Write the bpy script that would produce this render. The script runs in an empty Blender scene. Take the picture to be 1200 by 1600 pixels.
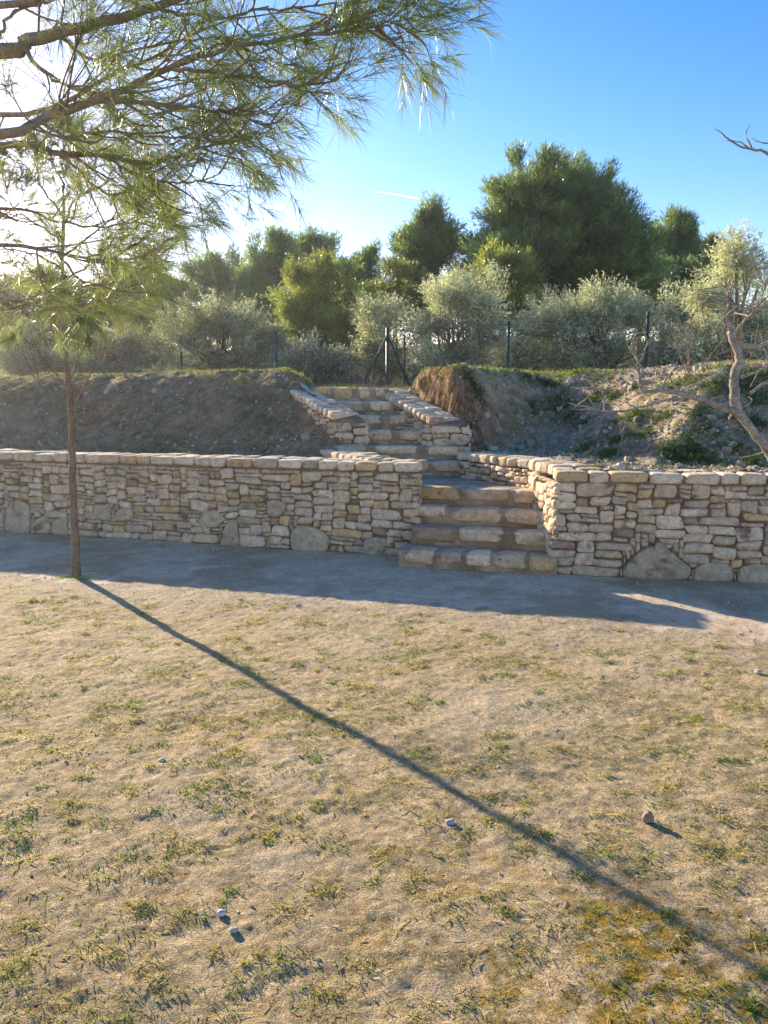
import bpy, math, random
import numpy as np
from mathutils import Vector
R = math.radians
sc = bpy.context.scene
rng = np.random.default_rng(7)
random.seed(7)

# ------------------------------------------------------------------ camera
PITCH = 8.53
cam = bpy.data.cameras.new('camera'); camo = bpy.data.objects.new('camera', cam)
sc.collection.objects.link(camo); sc.camera = camo
cam.sensor_fit = 'VERTICAL'; cam.sensor_height = 36; cam.sensor_width = 27; cam.lens = 27.0
camo.location = (0, 0, 1.6); camo.rotation_euler = (R(90 - PITCH), 0, 0)
cam.clip_start = 0.05; cam.clip_end = 6000
# ------------------------------------------------------------------ sky and sun
SUN_AZ, SUN_EL = 38.3, 17.0            # degrees to the left of +Y, above the horizon
sdir = Vector((-math.sin(R(SUN_AZ)) * math.cos(R(SUN_EL)), math.cos(R(SUN_AZ)) * math.cos(R(SUN_EL)), math.sin(R(SUN_EL))))
w = bpy.data.worlds.new('World'); sc.world = w; w.use_nodes = True
nt = w.node_tree; bg = nt.nodes['Background']
sky = nt.nodes.new('ShaderNodeTexSky'); sky.sky_type = 'NISHITA'; sky.sun_disc = False
sky.sun_elevation = R(SUN_EL); sky.sun_rotation = R(-SUN_AZ)
sky.altitude = 100; sky.air_density = 1.0; sky.dust_density = 0.25; sky.ozone_density = 2.6
hs = nt.nodes.new('ShaderNodeHueSaturation'); hs.inputs['Saturation'].default_value = 1.22
gm = nt.nodes.new('ShaderNodeGamma'); gm.inputs['Gamma'].default_value = 1.3
nt.links.new(sky.outputs[0], gm.inputs['Color']); nt.links.new(gm.outputs[0], hs.inputs['Color']); tn = nt.nodes.new('ShaderNodeVectorMath'); tn.operation = 'MULTIPLY'; tn.inputs[1].default_value = (.86, .53, .495)
nt.links.new(hs.outputs[0], tn.inputs[0]); nt.links.new(tn.outputs[0], bg.inputs[0]); bg.inputs[1].default_value = 0.15
sl = bpy.data.lights.new('sun', 'SUN'); slo = bpy.data.objects.new('sun', sl); sc.collection.objects.link(slo)
sl.energy = 5.0; sl.angle = R(0.53); sl.color = (1.0, 0.85, 0.64)
slo.rotation_euler = sdir.to_track_quat('Z', 'Y').to_euler()
sc.view_settings.view_transform = 'Standard'; sc.view_settings.look = 'None'
sc.view_settings.exposure = 1.3; sc.view_settings.gamma = 1.0
sc.render.engine = 'CYCLES'
sc.cycles.max_bounces = 8; sc.cycles.diffuse_bounces = 4; sc.cycles.transmission_bounces = 4; sc.cycles.transparent_max_bounces = 6

# ------------------------------------------------------------------ helpers
COL = sc.collection
def ray(px, py):
    u = (px - 600) / 1200; v = (800 - py) / 1200; s, c = math.sin(R(PITCH)), math.cos(R(PITCH))
    return np.array([u, c + v * s, -s + v * c])
def at(px, py, Y):
    """point of the place seen at this spot of the photograph, Y metres ahead"""
    d = ray(px, py); return d / d[1] * Y + np.array([0, 0, 1.6])

def hsh(i, j, k, seed):
    n = (i * 374761393 + j * 668265263 + k * 2147483647 + seed * 1274126177) & 0xffffffff
    n = ((n ^ (n >> 13)) * 1274126177) & 0xffffffff
    n = ((n ^ (n >> 16)) * 2246822519) & 0xffffffff
    return ((n ^ (n >> 15)) & 0xffffff) / float(0xffffff)
def vnoise(p, seed=0):
    p = np.asarray(p, float); f = np.floor(p).astype(np.int64); t = p - f; t = t * t * (3 - 2 * t)
    x, y, z = f[:, 0], f[:, 1], f[:, 2]; r = 0
    for a in (0, 1):
        for b in (0, 1):
            for c in (0, 1):
                wgt = (t[:, 0] if a else 1 - t[:, 0]) * (t[:, 1] if b else 1 - t[:, 1]) * (t[:, 2] if c else 1 - t[:, 2])
                r = r + wgt * hsh(x + a, y + b, z + c, seed)
    return r * 2 - 1
def fbm(p, freq, octv=3, seed=0, gain=.5):
    p = np.asarray(p, float) * freq; a = 1.0; r = 0; tot = 0
    for o in range(octv):
        r = r + a * vnoise(p + 17.3 * o, seed + o); tot += a; a *= gain; p = p * 2.03
    return r / tot
def S(t):
    t = np.clip(t, 0, 1); return t * t * (3 - 2 * t)
def nrm(v):
    return v / np.maximum(np.linalg.norm(v, axis=-1, keepdims=True), 1e-9)

class MB:
    """collects vertices, quads / triangles, a colour per vertex and a material slot per face"""
    def __init__(s): s.v = []; s.c = []; s.q = []; s.t = []; s.qm = []; s.tm = []; s.n = 0
    def add(s, v, quads=None, tris=None, col=(1, 1, 1), m=0):
        v = np.asarray(v, float).reshape(-1, 3); n = len(v)
        c = np.asarray(col, float)
        if c.ndim == 1: c = np.tile(c[:3], (n, 1))
        s.v.append(v); s.c.append(c)
        if quads is not None and len(quads): q = np.asarray(quads).reshape(-1, 4) + s.n; s.q.append(q); s.qm.append(np.full(len(q), m))
        if tris is not None and len(tris): t = np.asarray(tris).reshape(-1, 3) + s.n; s.t.append(t); s.tm.append(np.full(len(t), m))
        s.n += n
    def build(s, name, mats, parent=None, smooth=True, origin=None):
        V = np.concatenate(s.v).astype(np.float32); C = np.concatenate(s.c).astype(np.float32)
        if origin is not None: V = V - np.asarray(origin, np.float32)
        me = bpy.data.meshes.new(name)
        Q = np.concatenate(s.q) if s.q else np.zeros((0, 4), int); T = np.concatenate(s.t) if s.t else np.zeros((0, 3), int)
        idx = np.concatenate([Q.ravel(), T.ravel()]).astype(np.int32)
        nq, ntr = len(Q), len(T)
        start = np.concatenate([np.arange(nq) * 4, nq * 4 + np.arange(ntr) * 3]).astype(np.int32)
        mi = np.concatenate((s.qm if s.qm else [np.zeros(0)]) + (s.tm if s.tm else [np.zeros(0)])).astype(np.int32)
        me.vertices.add(len(V)); me.vertices.foreach_set('co', V.ravel())
        me.loops.add(len(idx)); me.loops.foreach_set('vertex_index', idx)
        me.polygons.add(nq + ntr); me.polygons.foreach_set('loop_start', start)
        me.polygons.foreach_set('material_index', mi)
        me.polygons.foreach_set('use_smooth', np.full(nq + ntr, smooth))
        me.update(calc_edges=True)
        a = me.attributes.new('col', 'FLOAT_COLOR', 'POINT')
        a.data.foreach_set('color', np.concatenate([C, np.ones((len(C), 1), np.float32)], 1).astype(np.float32).ravel())
        for m in (mats if isinstance(mats, (list, tuple)) else [mats]): me.materials.append(m)
        me.validate()
        o = bpy.data.objects.new(name, me); COL.objects.link(o)
        if parent: o.parent = parent
        if origin is not None and not parent: o.location = origin
        return o

def tag(o, label=None, cat=None, group=None, kind=None):
    if label: o['label'] = label
    if cat: o['category'] = cat
    if group: o['group'] = group
    if kind: o['kind'] = kind
    return o
def empty(name, loc, label, cat, group=None):
    o = bpy.data.objects.new(name, None); COL.objects.link(o); o.location = loc
    o.empty_display_size = .2
    return tag(o, label, cat, group)

def tube(mb, P, rad, n=6, col=(1, 1, 1), m=0, cap=True, rough=0.0, seed=0):
    P = np.asarray(P, float); k = len(P); rad = np.broadcast_to(np.asarray(rad, float), (k,))
    T = nrm(np.gradient(P, axis=0)); up = np.array([0, 0, 1.0]) if abs(T[0][2]) < .9 else np.array([1.0, 0, 0])
    A = nrm(np.cross(T, up)); B = np.cross(T, A)
    a = np.arange(n) / n * 2 * math.pi
    ring = P[:, None] + rad[:, None, None] * (np.cos(a)[None, :, None] * A[:, None] + np.sin(a)[None, :, None] * B[:, None])
    V = ring.reshape(-1, 3)
    if rough: V = V + nrm(V - np.repeat(P, n, 0)) * (fbm(V, 1 / (rad.mean() * 1.2 + 1e-6) * .5, 3, seed) * rough)[:, None]
    i = np.arange(k - 1)[:, None] * n; j = np.arange(n)[None]; j2 = (j + 1) % n
    q = np.stack([i + j, i + j2, i + n + j2, i + n + j], -1).reshape(-1, 4)
    t = []
    if cap:
        V = np.concatenate([V, P[-1:]]); t = [[(k - 1) * n + x, (k - 1) * n + (x + 1) % n, k * n] for x in range(n)]
    mb.add(V, q, t, col, m)
def spline(P, n=24, jit=0, rs=None):
    P = np.asarray(P, float); t = np.linspace(0, len(P) - 1, n); i = np.clip(t.astype(int), 0, len(P) - 2); f = (t - i)[:, None]
    p0 = P[np.maximum(i - 1, 0)]; p1 = P[i]; p2 = P[i + 1]; p3 = P[np.minimum(i + 2, len(P) - 1)]
    Q = .5 * ((2 * p1) + (-p0 + p2) * f + (2 * p0 - 5 * p1 + 4 * p2 - p3) * f ** 2 + (-p0 + 3 * p1 - 3 * p2 + p3) * f ** 3)
    if jit: Q[1:-1] += (rs or rng).normal(0, jit, Q[1:-1].shape)
    return Q
def box(mb, c0, c1, col=(1, 1, 1), m=0):
    x0, y0, z0 = c0; x1, y1, z1 = c1
    mb.add([(x0, y0, z0), (x1, y0, z0), (x1, y1, z0), (x0, y1, z0), (x0, y0, z1), (x1, y0, z1), (x1, y1, z1), (x0, y1, z1)],
           [(0, 3, 2, 1), (4, 5, 6, 7), (0, 1, 5, 4), (1, 2, 6, 5), (2, 3, 7, 6), (3, 0, 4, 7)], col=col, m=m)

# ------------------------------------------------------------------ materials
def new_mat(name):
    m = bpy.data.materials.new(name); m.use_nodes = True; N = m.node_tree.nodes; L = m.node_tree.links
    return m, N, L, N['Principled BSDF']
def surf_mat(name, scales=((60, .25), (9, .25)), rough=.92, bump=((120, .004), (20, .01)), spec=.2, dark=None, pits=None):
    """vertex colour x several noises, with bump"""
    m, N, L, P = new_mat(name)
    at_ = N.new('ShaderNodeAttribute'); at_.attribute_name = 'col'; out = at_.outputs['Color']
    tc = N.new('ShaderNodeTexCoord')
    for sc_, amt in scales:
        no = N.new('ShaderNodeTexNoise'); no.inputs['Scale'].default_value = sc_; no.inputs['Detail'].default_value = 5; no.inputs['Roughness'].default_value = .65
        L.new(tc.outputs['Object'], no.inputs['Vector'])
        mr = N.new('ShaderNodeMapRange'); mr.inputs[1].default_value = .3; mr.inputs[2].default_value = .7
        mr.inputs[3].default_value = 1 - amt; mr.inputs[4].default_value = 1 + amt
        L.new(no.outputs['Fac'], mr.inputs[0])
        mx = N.new('ShaderNodeVectorMath'); mx.operation = 'SCALE'; L.new(out, mx.inputs[0]); L.new(mr.outputs[0], mx.inputs['Scale']); out = mx.outputs[0]
    if dark:
        dsc, dcol, lo, hi = dark
        no = N.new('ShaderNodeTexNoise'); no.inputs['Scale'].default_value = dsc; no.inputs['Detail'].default_value = 8; no.inputs['Roughness'].default_value = .7
        L.new(tc.outputs['Object'], no.inputs['Vector'])
        mr = N.new('ShaderNodeMapRange'); mr.inputs[1].default_value = lo; mr.inputs[2].default_value = hi
        L.new(no.outputs['Fac'], mr.inputs[0])
        mx = N.new('ShaderNodeMix'); mx.data_type = 'RGBA'; mx.inputs[7].default_value = (*dcol, 1)
        L.new(mr.outputs[0], mx.inputs[0]); L.new(out, mx.inputs[6]); out = mx.outputs[2]
    L.new(out, P.inputs['Base Color']); P.inputs['Roughness'].default_value = rough; P.inputs['Specular IOR Level'].default_value = spec
    nrmout = None
    for sc_, dist in bump:
        no = N.new('ShaderNodeTexNoise'); no.inputs['Scale'].default_value = sc_; no.inputs['Detail'].default_value = 6; no.inputs['Roughness'].default_value = .6
        L.new(tc.outputs['Object'], no.inputs['Vector'])
        b = N.new('ShaderNodeBump'); b.inputs['Distance'].default_value = dist; b.inputs['Strength'].default_value = 1
        L.new(no.outputs['Fac'], b.inputs['Height'])
        if nrmout: L.new(nrmout, b.inputs['Normal'])
        nrmout = b.outputs[0]
    if nrmout: L.new(nrmout, P.inputs['Normal'])
    return m
def leaf_mat(name, trans=.4, rough=.5, spec=.4, tint=(1.25, 1.25, .7)):
    m, N, L, P = new_mat(name)
    a = N.new('ShaderNodeAttribute'); a.attribute_name = 'col'
    L.new(a.outputs['Color'], P.inputs['Base Color']); P.inputs['Roughness'].default_value = rough; P.inputs['Specular IOR Level'].default_value = spec
    tr = N.new('ShaderNodeBsdfTranslucent'); mul = N.new('ShaderNodeVectorMath'); mul.operation = 'MULTIPLY'; mul.inputs[1].default_value = tint
    L.new(a.outputs['Color'], mul.inputs[0]); L.new(mul.outputs[0], tr.inputs['Color'])
    mx = N.new('ShaderNodeMixShader'); mx.inputs[0].default_value = trans
    L.new(P.outputs[0], mx.inputs[1]); L.new(tr.outputs[0], mx.inputs[2]); L.new(mx.outputs[0], N['Material Output'].inputs['Surface'])
    return m
M_STONE = surf_mat('limestone', ((70, .25), (14, .25)), bump=((160, .004), (35, .014)), dark=(22, (.15, .095, .075), .575, .70))
M_MORTAR = surf_mat('mud_mortar', ((50, .25), (6, .3)), bump=((90, .008), (25, .012)))
M_EARTH = surf_mat('bank_earth', ((45, .35), (7, .3)), bump=((70, .02), (14, .03)))
M_GROUND = surf_mat('dry_ground', ((190, .5), (50, .4), (5, .12)), bump=((300, .008), (110, .010)))
M_GRAVEL = surf_mat('gravel', ((260, .4), (60, .2), (3, .15)), bump=((260, .003), (90, .004)))
M_BARK = surf_mat('bark', ((60, .35), (15, .3)), bump=((90, .006), (30, .01)), dark=(18, (.26, .22, .05), .56, .66))
M_BARKG = surf_mat('grey_cracked_bark', ((70, .45), (18, .35)), bump=((110, .008), (35, .012)), dark=(30, (.10, .085, .07), .58, .68))
M_TWIG = surf_mat('grey_twig_bark', ((60, .3), (12, .25)), bump=((90, .003),))
M_NEEDLE = leaf_mat('pine_needles', .45, .38, .6)
M_LEAF = leaf_mat('olive_leaves', .3, .5, .4, (1.1, 1.2, .6))
M_GRASS = leaf_mat('grass_blades', .45, .6, .25, (1.15, 1.2, .6))
M_ROCK = surf_mat('loose_rock', ((50, .25), (14, .2)), bump=((90, .004),))
def plain(name, col, rough=.5, metal=0):
    m, N, L, P = new_mat(name); P.inputs['Base Color'].default_value = (*col, 1); P.inputs['Roughness'].default_value = rough; P.inputs['Metallic'].default_value = metal
    no = N.new('ShaderNodeTexNoise'); no.inputs['Scale'].default_value = 40; b = N.new('ShaderNodeBump'); b.inputs['Distance'].default_value = .002
    L.new(no.outputs['Fac'], b.inputs['Height']); L.new(b.outputs[0], P.inputs['Normal'])
    return m
M_POST = plain('dark_green_steel', (.02, .055, .05), .45)
M_WIRE = plain('green_wire', (.05, .09, .08), .5)
M_CLOUD = leaf_mat('contrail_vapour', .7, 1, 0, (1, 1, 1))

# ------------------------------------------------------------------ plan of the place (x right, y ahead)
SL, SR = -.305, -.17
LW = lambda x: 7.61 + SL * (x - .29)          # front face of the left wall
RW = lambda x: 6.83 + SR * (x - 1.545)        # front face of the right wall
ls_near_l, ls_near_r, ls_far_l, ls_far_r = (-.63, 9.60), (-.20, 9.57), (-1.50, 10.98), (-1.05, 10.95)   # left stringer
rs_near_l, rs_near_r, rs_far_l, rs_far_r = (.585, 9.52), (1.06, 9.45), (-.12, 10.92), (.32, 10.90)      # right stringer
hole = np.array([(-60, -30), (60, -30), (60, RW(60) + .2), (1.76, RW(1.76) + .2), (1.73, 8.03), (1.08, 9.08), (.92, 9.5), (.82, 9.6), (.1, 10.93), (-1.27, 10.96),
                 (-.42, 9.66), (-.62, 9.4), (.18, LW(.18) + .2), (-60, LW(-60) + .2)])
def inpoly(x, y, poly):
    r = np.zeros(x.shape, bool); n = len(poly)
    for i in range(n):
        x0, y0 = poly[i]; x1, y1 = poly[(i + 1) % n]
        if y0 == y1: continue
        c = ((y0 > y) != (y1 > y)) & (x < (x1 - x0) * (y - y0) / (y1 - y0) + x0); r ^= c
    return r
def dseg(x, y, a, b):
    a = np.array(a); b = np.array(b); d = b - a; t = np.clip(((x - a[0]) * d[0] + (y - a[1]) * d[1]) / (d @ d), 0, 1)
    return np.hypot(x - a[0] - t * d[0], y - a[1] - t * d[1])
def bank_h(x, y, noise=True):
    x = np.asarray(x, float); y = np.asarray(y, float); P = np.stack([x, y, 0 * x], -1).reshape(-1, 3)
    dl = (y - LW(x)) * .956
    zl = .86 + 1.05 * S((dl - .9) / 2.35) + .02 * np.clip(x + 8, -4, 8) * S((dl - .9) / 2.35) * .6
    poly = [(60, RW(60)), (1.545, 6.83), (1.5, 7.92), (.85, 9.0), (1.06, 9.5)]
    dr = np.min([dseg(x, y, poly[i], poly[i + 1]) for i in range(4)], 0)
    zr = .88 + 1.12 * S((dr - .75) / 2.5)
    # earth cut beside the right stringer
    a = np.array(rs_near_r); b = np.array(rs_far_r); d = (b - a) / np.linalg.norm(b - a)
    s_ = (x - a[0]) * d[0] + (y - a[1]) * d[1]; d2 = (x - a[0]) * -(-d[1]) - (y - a[1]) * d[0]
    cut = .92 + 1.07 * np.minimum(S((d2 - .02) / .26), S((s_ - .25) / (.5 + .5 * np.clip(d2, 0, 9))))
    zr = np.maximum(zr, cut)
    top = 1.68 + .10 * S((y - 12) / 4)
    zt = np.where(x < .45 - .47 * (y - 7.61), zl, zr)
    mid = S((x + 1.5) / .25) * S((.55 - x + .4 * (y - 11)) / .35) * S((y - 10.8) / .1)
    zt = np.where(y > 10.8, zt * (1 - mid) + top * mid, zt)
    pl = S((y - 12.5 + .35 * x) / 5)
    zt = zt * (1 - pl) + (1.80 + 0 * x) * pl
    far = np.clip(y + .5 * x - 19, 0, 400); zt = zt + far * .06 * S(far / 10) + fbm(P * 1.0, .03, 2, 5).reshape(x.shape) * np.clip(far, 0, 40) * .05
    if noise:
        zt = zt + (.045 * fbm(P, 1.3, 3, 3) + .045 * fbm(P, 5, 3, 9) + .022 * fbm(P, 22, 3, 4)).reshape(x.shape)
    return zt
def nonuni(a, b, step, lo, hi, g=1.25):
    c = list(np.arange(a, b, step)); s = step; v = c[-1]; 
    while v < hi: s *= g; v += s; c.append(v)
    s = step; v = a; pre = []
    while v > lo: s *= g; v -= s; pre.append(v)
    return np.array(pre[::-1] + c)

# ------------------------------------------------------------------ bank / hillside
def mixc(a, b, t): return np.asarray(a) * (1 - t[:, None]) + np.asarray(b) * t[:, None]
xs = nonuni(-7.5, 5.5, .04, -500, 500); ys = nonuni(6.1, 13.0, .04, 4.0, 700)
X, Y = np.meshgrid(xs, ys); inside = inpoly(X, Y, hole)
Z = bank_h(X, Y); 
gy, gx = np.gradient(Z, ys, xs); slope = np.hypot(gx, gy); slope[inside] = 0
Z = np.where(inside, -.3, Z)
P3 = np.stack([X, Y, Z], -1).reshape(-1, 3)
n1 = fbm(P3, 2.2, 3, 11); n2 = fbm(P3, 9, 3, 12); n3 = fbm(P3, 30, 2, 13)
sl1 = np.clip(slope.ravel(), 0, 3) * (~inside.ravel())
P3b = P3.copy(); k = np.clip((sl1 - 1.0) / 1.5, 0, 1)
P3b[:, 0] += k * (.12 * fbm(P3 * [1, 1, .5], 8, 5, 21, .65) + .05 * fbm(P3 * [1, 1, .7], 28, 3, 23)); P3b[:, 1] += k * (.12 * fbm(P3 * [1, 1, .5], 8, 5, 22, .65) + .05 * fbm(P3 * [1, 1, .7], 28, 3, 24))
C = mixc((.32, .205, .115), (.44, .31, .19), S(n2 * .8 + .5))
right = S((P3[:, 0] - .45 + .47 * (P3[:, 1] - 7.61)) / .6)
C = C * (1 - right[:, None]) + mixc((.38, .26, .145), (.52, .42, .29), S(n2 * 1.3 + .45)) * right[:, None]
green = S(n1 * 2.2 + .1 + .5 * (1 - right)) * S(.5 + n3 * 2)
C = C * (1 - .55 * green[:, None]) + np.array((.10, .12, .045)) * .55 * green[:, None]
a_ = np.array(rs_near_r); b_ = np.array(rs_far_r); dcut = dseg(P3[:, 0], P3[:, 1], a_, b_)
red = S((.95 - dcut + .25 * n1 + .2 * n3) / .6) * S((P3[:, 0] + .05) * 4) * S((sl1 - .5) / .8)
C = C * (1 - red[:, None]) + mixc((.20, .115, .07), (.44, .28, .17), S(n3 * 1.6 + n2 + .5)) * red[:, None]
farm = S((P3[:, 1] - 16) / 4); C = C * (1 - farm[:, None]) + mixc((.10, .10, .05), (.22, .17, .10), S(n1 + .5)) * farm[:, None]
nx, ny = len(xs), len(ys); ii = np.arange(nx * ny).reshape(ny, nx)
F = np.stack([ii[:-1, :-1], ii[:-1, 1:], ii[1:, 1:], ii[1:, :-1]], -1).reshape(-1, 4)
keep = ~(inside.ravel()[F].all(1)); F = F[keep]
mb = MB(); mb.add(P3b, F, col=C); hill = mb.build('hillside', M_EARTH); tag(hill, 'bare earth bank rising behind the stone walls to the fence and trees', 'hillside', kind='structure')

# ------------------------------------------------------------------ lawn ground and gravel path
def ground_px(px, py): return tuple(at(px, py, 1.6 / -(ray(px, py)[2] / ray(px, py)[1]))[:2])
def path_mask(x, y):
    P = np.stack([x, y, 0 * x], -1).reshape(-1, 3)
    edge = np.where(x < 1, 5.62 - .345 * x, 5.275 - .12 * (x - 1)) + .15 - .25 * S((x - 1.2) / 1.5)
    return (y - edge) / .9 + (.33 * fbm(P, 1.1, 3, 31) + .45 * fbm(P, 14, 3, 32)).reshape(x.shape)
def ground_z(x, y):
    P = np.stack([x, y, 0 * x], -1).reshape(-1, 3)
    m = S(path_mask(x, y) + .5).ravel()
    r = np.abs(fbm(P, 9, 3, 43)); 
    lumps = .015 * fbm(P, 2.0, 3, 41) + .008 * fbm(P * [1, 1.2, 1], 9, 3, 42) + .0065 * fbm(P, 36, 3, 44)
    flat = .010 * fbm(P, 2.0, 2, 45) + .003 * fbm(P, 40, 2, 46)
    return (lumps * (1 - m) + flat * m).reshape(x.shape)
xs = nonuni(-4.6, 4.6, .017, -400, 400, 1.3)
ys = [1.3]; 
while ys[-1] < 8.5: ys.append(ys[-1] + .0075 + .0028 * ys[-1])
st = .05
while ys[-1] < 500: st *= 1.3; ys.append(ys[-1] + st)
pre = []; v = 1.3; st = .02
while v > -300: st *= 1.3; v -= st; pre.append(v)
ys = np.array(pre[::-1] + ys)
X, Y = np.meshgrid(xs, ys); Z = ground_z(X, Y)
Z = np.where((Y > 11.5) | (np.abs(X) > 12) | (Y < -5), 0, Z)
P3 = np.stack([X, Y, Z], -1).reshape(-1, 3); pm = path_mask(X, Y).ravel()
n1 = fbm(P3, 1.4, 3, 51); n2 = fbm(P3, 6, 3, 52); n3 = fbm(P3 * [1, 1.4, 1], 26, 3, 53); n4 = fbm(P3, 70, 2, 54)
C = mixc((.60, .45, .265), (.44, .32, .17), S(n3 * 1.3 + .45))
gr = S(n2 * 1.5 + n1 * .8 + .35) * S(n3 * 1.5 + .55); C = C * (1 - .6 * gr[:, None]) + np.array((.27, .235, .085)) * .6 * gr[:, None]
def spot(px, py, r):
    gx_, gy_ = ground_px(px, py); d = np.hypot(P3[:, 0] - gx_, (P3[:, 1] - gy_) * .8) / r
    return S(1.25 - d + .7 * n2 + .4 * n3)
for (px, py, r, k_) in [(1060, 1530, .34, 1), (1010, 1480, .2, .9), (1180, 1590, .3, 1), (860, 1560, .2, .6), (960, 1590, .2, .8), (370, 1140, .28, .55), (300, 1385, .2, .45), (690, 1355, .18, .5), (560, 1460, .15, .3), (390, 930, .3, .3), (820, 1380, .18, .35)]:
    t = spot(px, py, r) * k_ * .8 * S(.4 + n4 * 1.6 + n3); C = C * (1 - t[:, None]) + np.array((.40, .235, .022)) * t[:, None]
for (px, py, r) in [(745, 1105, .36), (455, 1205, .2), (680, 1558, .07), (300, 1260, .2), (980, 1030, .4), (880, 985, .4), (560, 1000, .3), (850, 1110, .3), (230, 1010, .3), (420, 1350, .12)]:
    t = spot(px, py, r) * .8; C = C * (1 - t[:, None]) + np.array((.56, .435, .285)) * t[:, None]
tp = S((pm + .9) / .9); C = C * (1 - .75 * tp[:, None]) + np.array((.50, .405, .29)) * .75 * tp[:, None]
isg = pm > 0
G = mixc((.55, .42, .29), (.68, .54, .40), S(n3 + .5)); brn = S(n1 * 1.8 + n2 + .35)[:, None] * .75; G = G * (1 - brn) + np.array((.40, .28, .17)) * brn
nx, ny = len(xs), len(ys); ii = np.arange(nx * ny).reshape(ny, nx)
F = np.stack([ii[:-1, :-1], ii[:-1, 1:], ii[1:, 1:], ii[1:, :-1]], -1).reshape(-1, 4)
fp = P3[F].mean(1); isp = (pm[F].mean(1) > 0) & (np.abs(fp[:, 0]) < 30) & (fp[:, 1] < 30)
def sub(F, C, name, mat):
    u, inv = np.unique(F, return_inverse=True); m_ = MB(); m_.add(P3[u], inv.reshape(-1, 4), col=C[u]); return m_.build(name, mat)
tag(sub(F[~isp], C, 'ground', M_GROUND), 'dry sandy lawn with sparse grass and yellow moss', 'ground', kind='structure')
tag(sub(F[isp], G, 'path', M_GRAVEL), 'grey gravel path running along the foot of the stone walls', 'path', kind='structure')

# ------------------------------------------------------------------ stones
def stone_col(r, kind=None):
    k = r.random()
    base = np.array((.66, .51, .345))
    if k < .12: base = np.array((.62, .445, .235))
    elif k < .26: base = np.array((.56, .445, .32))
    elif k < .31: base = np.array((.42, .29, .20))
    elif k < .60: base = np.array((.72, .575, .41))
    return base * r.uniform(.92, 1.16)
BX = {}
def rounded(n, ex=4.0):
    """unit rounded box as a subdivided cube"""
    if (n, ex) in BX: return BX[(n, ex)]
    V = []; Q = []; t = np.linspace(-1, 1, n + 1)
    for ax in range(3):
        for sgn in (-1, 1):
            a, b = np.meshgrid(t, t); p = np.zeros((n + 1, n + 1, 3)); p[..., ax] = sgn; p[..., (ax + 1) % 3] = a * sgn; p[..., (ax + 2) % 3] = b
            i0 = sum(len(v) for v in V); V.append(p.reshape(-1, 3)); ii = np.arange((n + 1) ** 2).reshape(n + 1, n + 1) + i0
            Q.append(np.stack([ii[:-1, :-1], ii[:-1, 1:], ii[1:, 1:], ii[1:, :-1]], -1).reshape(-1, 4))
    V = np.concatenate(V); Q = np.concatenate(Q)
    key = {}; mp = np.zeros(len(V), int); U = []
    for i, v in enumerate(np.round(V, 5)):
        kk = tuple(v + 0.0); 
        if kk not in key: key[kk] = len(U); U.append(V[i])
        mp[i] = key[kk]
    U = np.array(U); Q = mp[Q]
    ln = (np.abs(U) ** ex).sum(1) ** (1 / ex); U = U / ln[:, None]
    BX[(n, ex)] = (U, Q); return U, Q
def stone_box(mb, c, ax, dims, r, n=6, ex=4.5, rough=.09, col=None, m=0):
    """c centre, ax 3x3 rows = axes, dims full sizes"""
    U, Q = rounded(n, ex); d = np.array(dims) / 2; off = r.uniform(0, 99, 3)
    nz = fbm(U * 1.0 * np.maximum(d / d.min(), 1) ** .5 + off, 1.3, 3, 61)
    taper = 1 + r.uniform(-.12, .12) * U[:, [0]]
    L = U * d * (1 + rough * nz[:, None] * 1.6); L[:, 1:] *= taper
    V = np.asarray(c) + L @ np.asarray(ax)
    cc = stone_col(r) if col is None else np.array(col)
    st = fbm(U + off, 1.6, 2, 62); t = S(st * 1.5 - .1)[:, None] * r.uniform(0, .5)
    C_ = cc * (1 - t) + np.array((.24, .18, .14)) * t
    mb.add(V, Q, col=C_, m=m)

def pack(L, H, r, bigs=(), top=None, du=.02, dv=.040, wmin=5, wmax=12):
    """coursed rubble: big stones first, then the gaps filled with flat stones"""
    nu = max(1, int(round(L / du))); nv = max(1, int(round(H / dv))); occ = np.zeros((nv, nu), bool); out = []
    cu = (np.arange(nu) + .5) * du; cv = (np.arange(nv) + .5) * dv
    if top is not None:
        for i in range(nu): occ[cv > top(cu[i]) - .01, i] = True
    for poly in bigs:
        poly = np.array(poly, float); gx_, gy_ = np.meshgrid(cu, cv); occ |= inpoly(gx_, gy_, poly); out.append(('p', poly))
    ends = np.zeros(nu + 1, bool)
    for j in range(nv):
        i = 0; ends2 = np.zeros(nu + 1, bool)
        while i < nu:
            if occ[j, i]: i += 1; continue
            hh = int(r.choice([1, 1, 2, 2, 2, 2, 2, 3])); 
            free = 0
            while i + free < nu and not occ[j, i + free] and free < wmax + 4: free += 1
            ww = int(r.integers(wmin, wmax + 1))
            if hh == 1: ww = int(r.integers(4, wmax - 1))
            if hh == 3: ww = int(r.integers(wmin + 1, wmax + 2))
            if j and free - ww > 5:                        # break the joints
                for k_ in range(4):
                    if ends[min(i + ww, nu) - 1] or (i + ww < nu and ends[i + ww]): ww += 2
            if free - ww < 5: ww = free
            if free < 5: hh = min(hh, 2)
            ww = min(ww, free)
            if ww > wmax + 6: ww = ww // 2
            while hh > 1 and (j + hh > nv or occ[j:j + hh, i:i + ww].any()): hh -= 1
            occ[j:j + hh, i:i + ww] = True
            out.append(('r', i * du, j * dv, (i + ww) * du, (j + hh) * dv)); i += ww; ends2[min(i, nu)] = True
        ends = ends2
    return out
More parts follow.
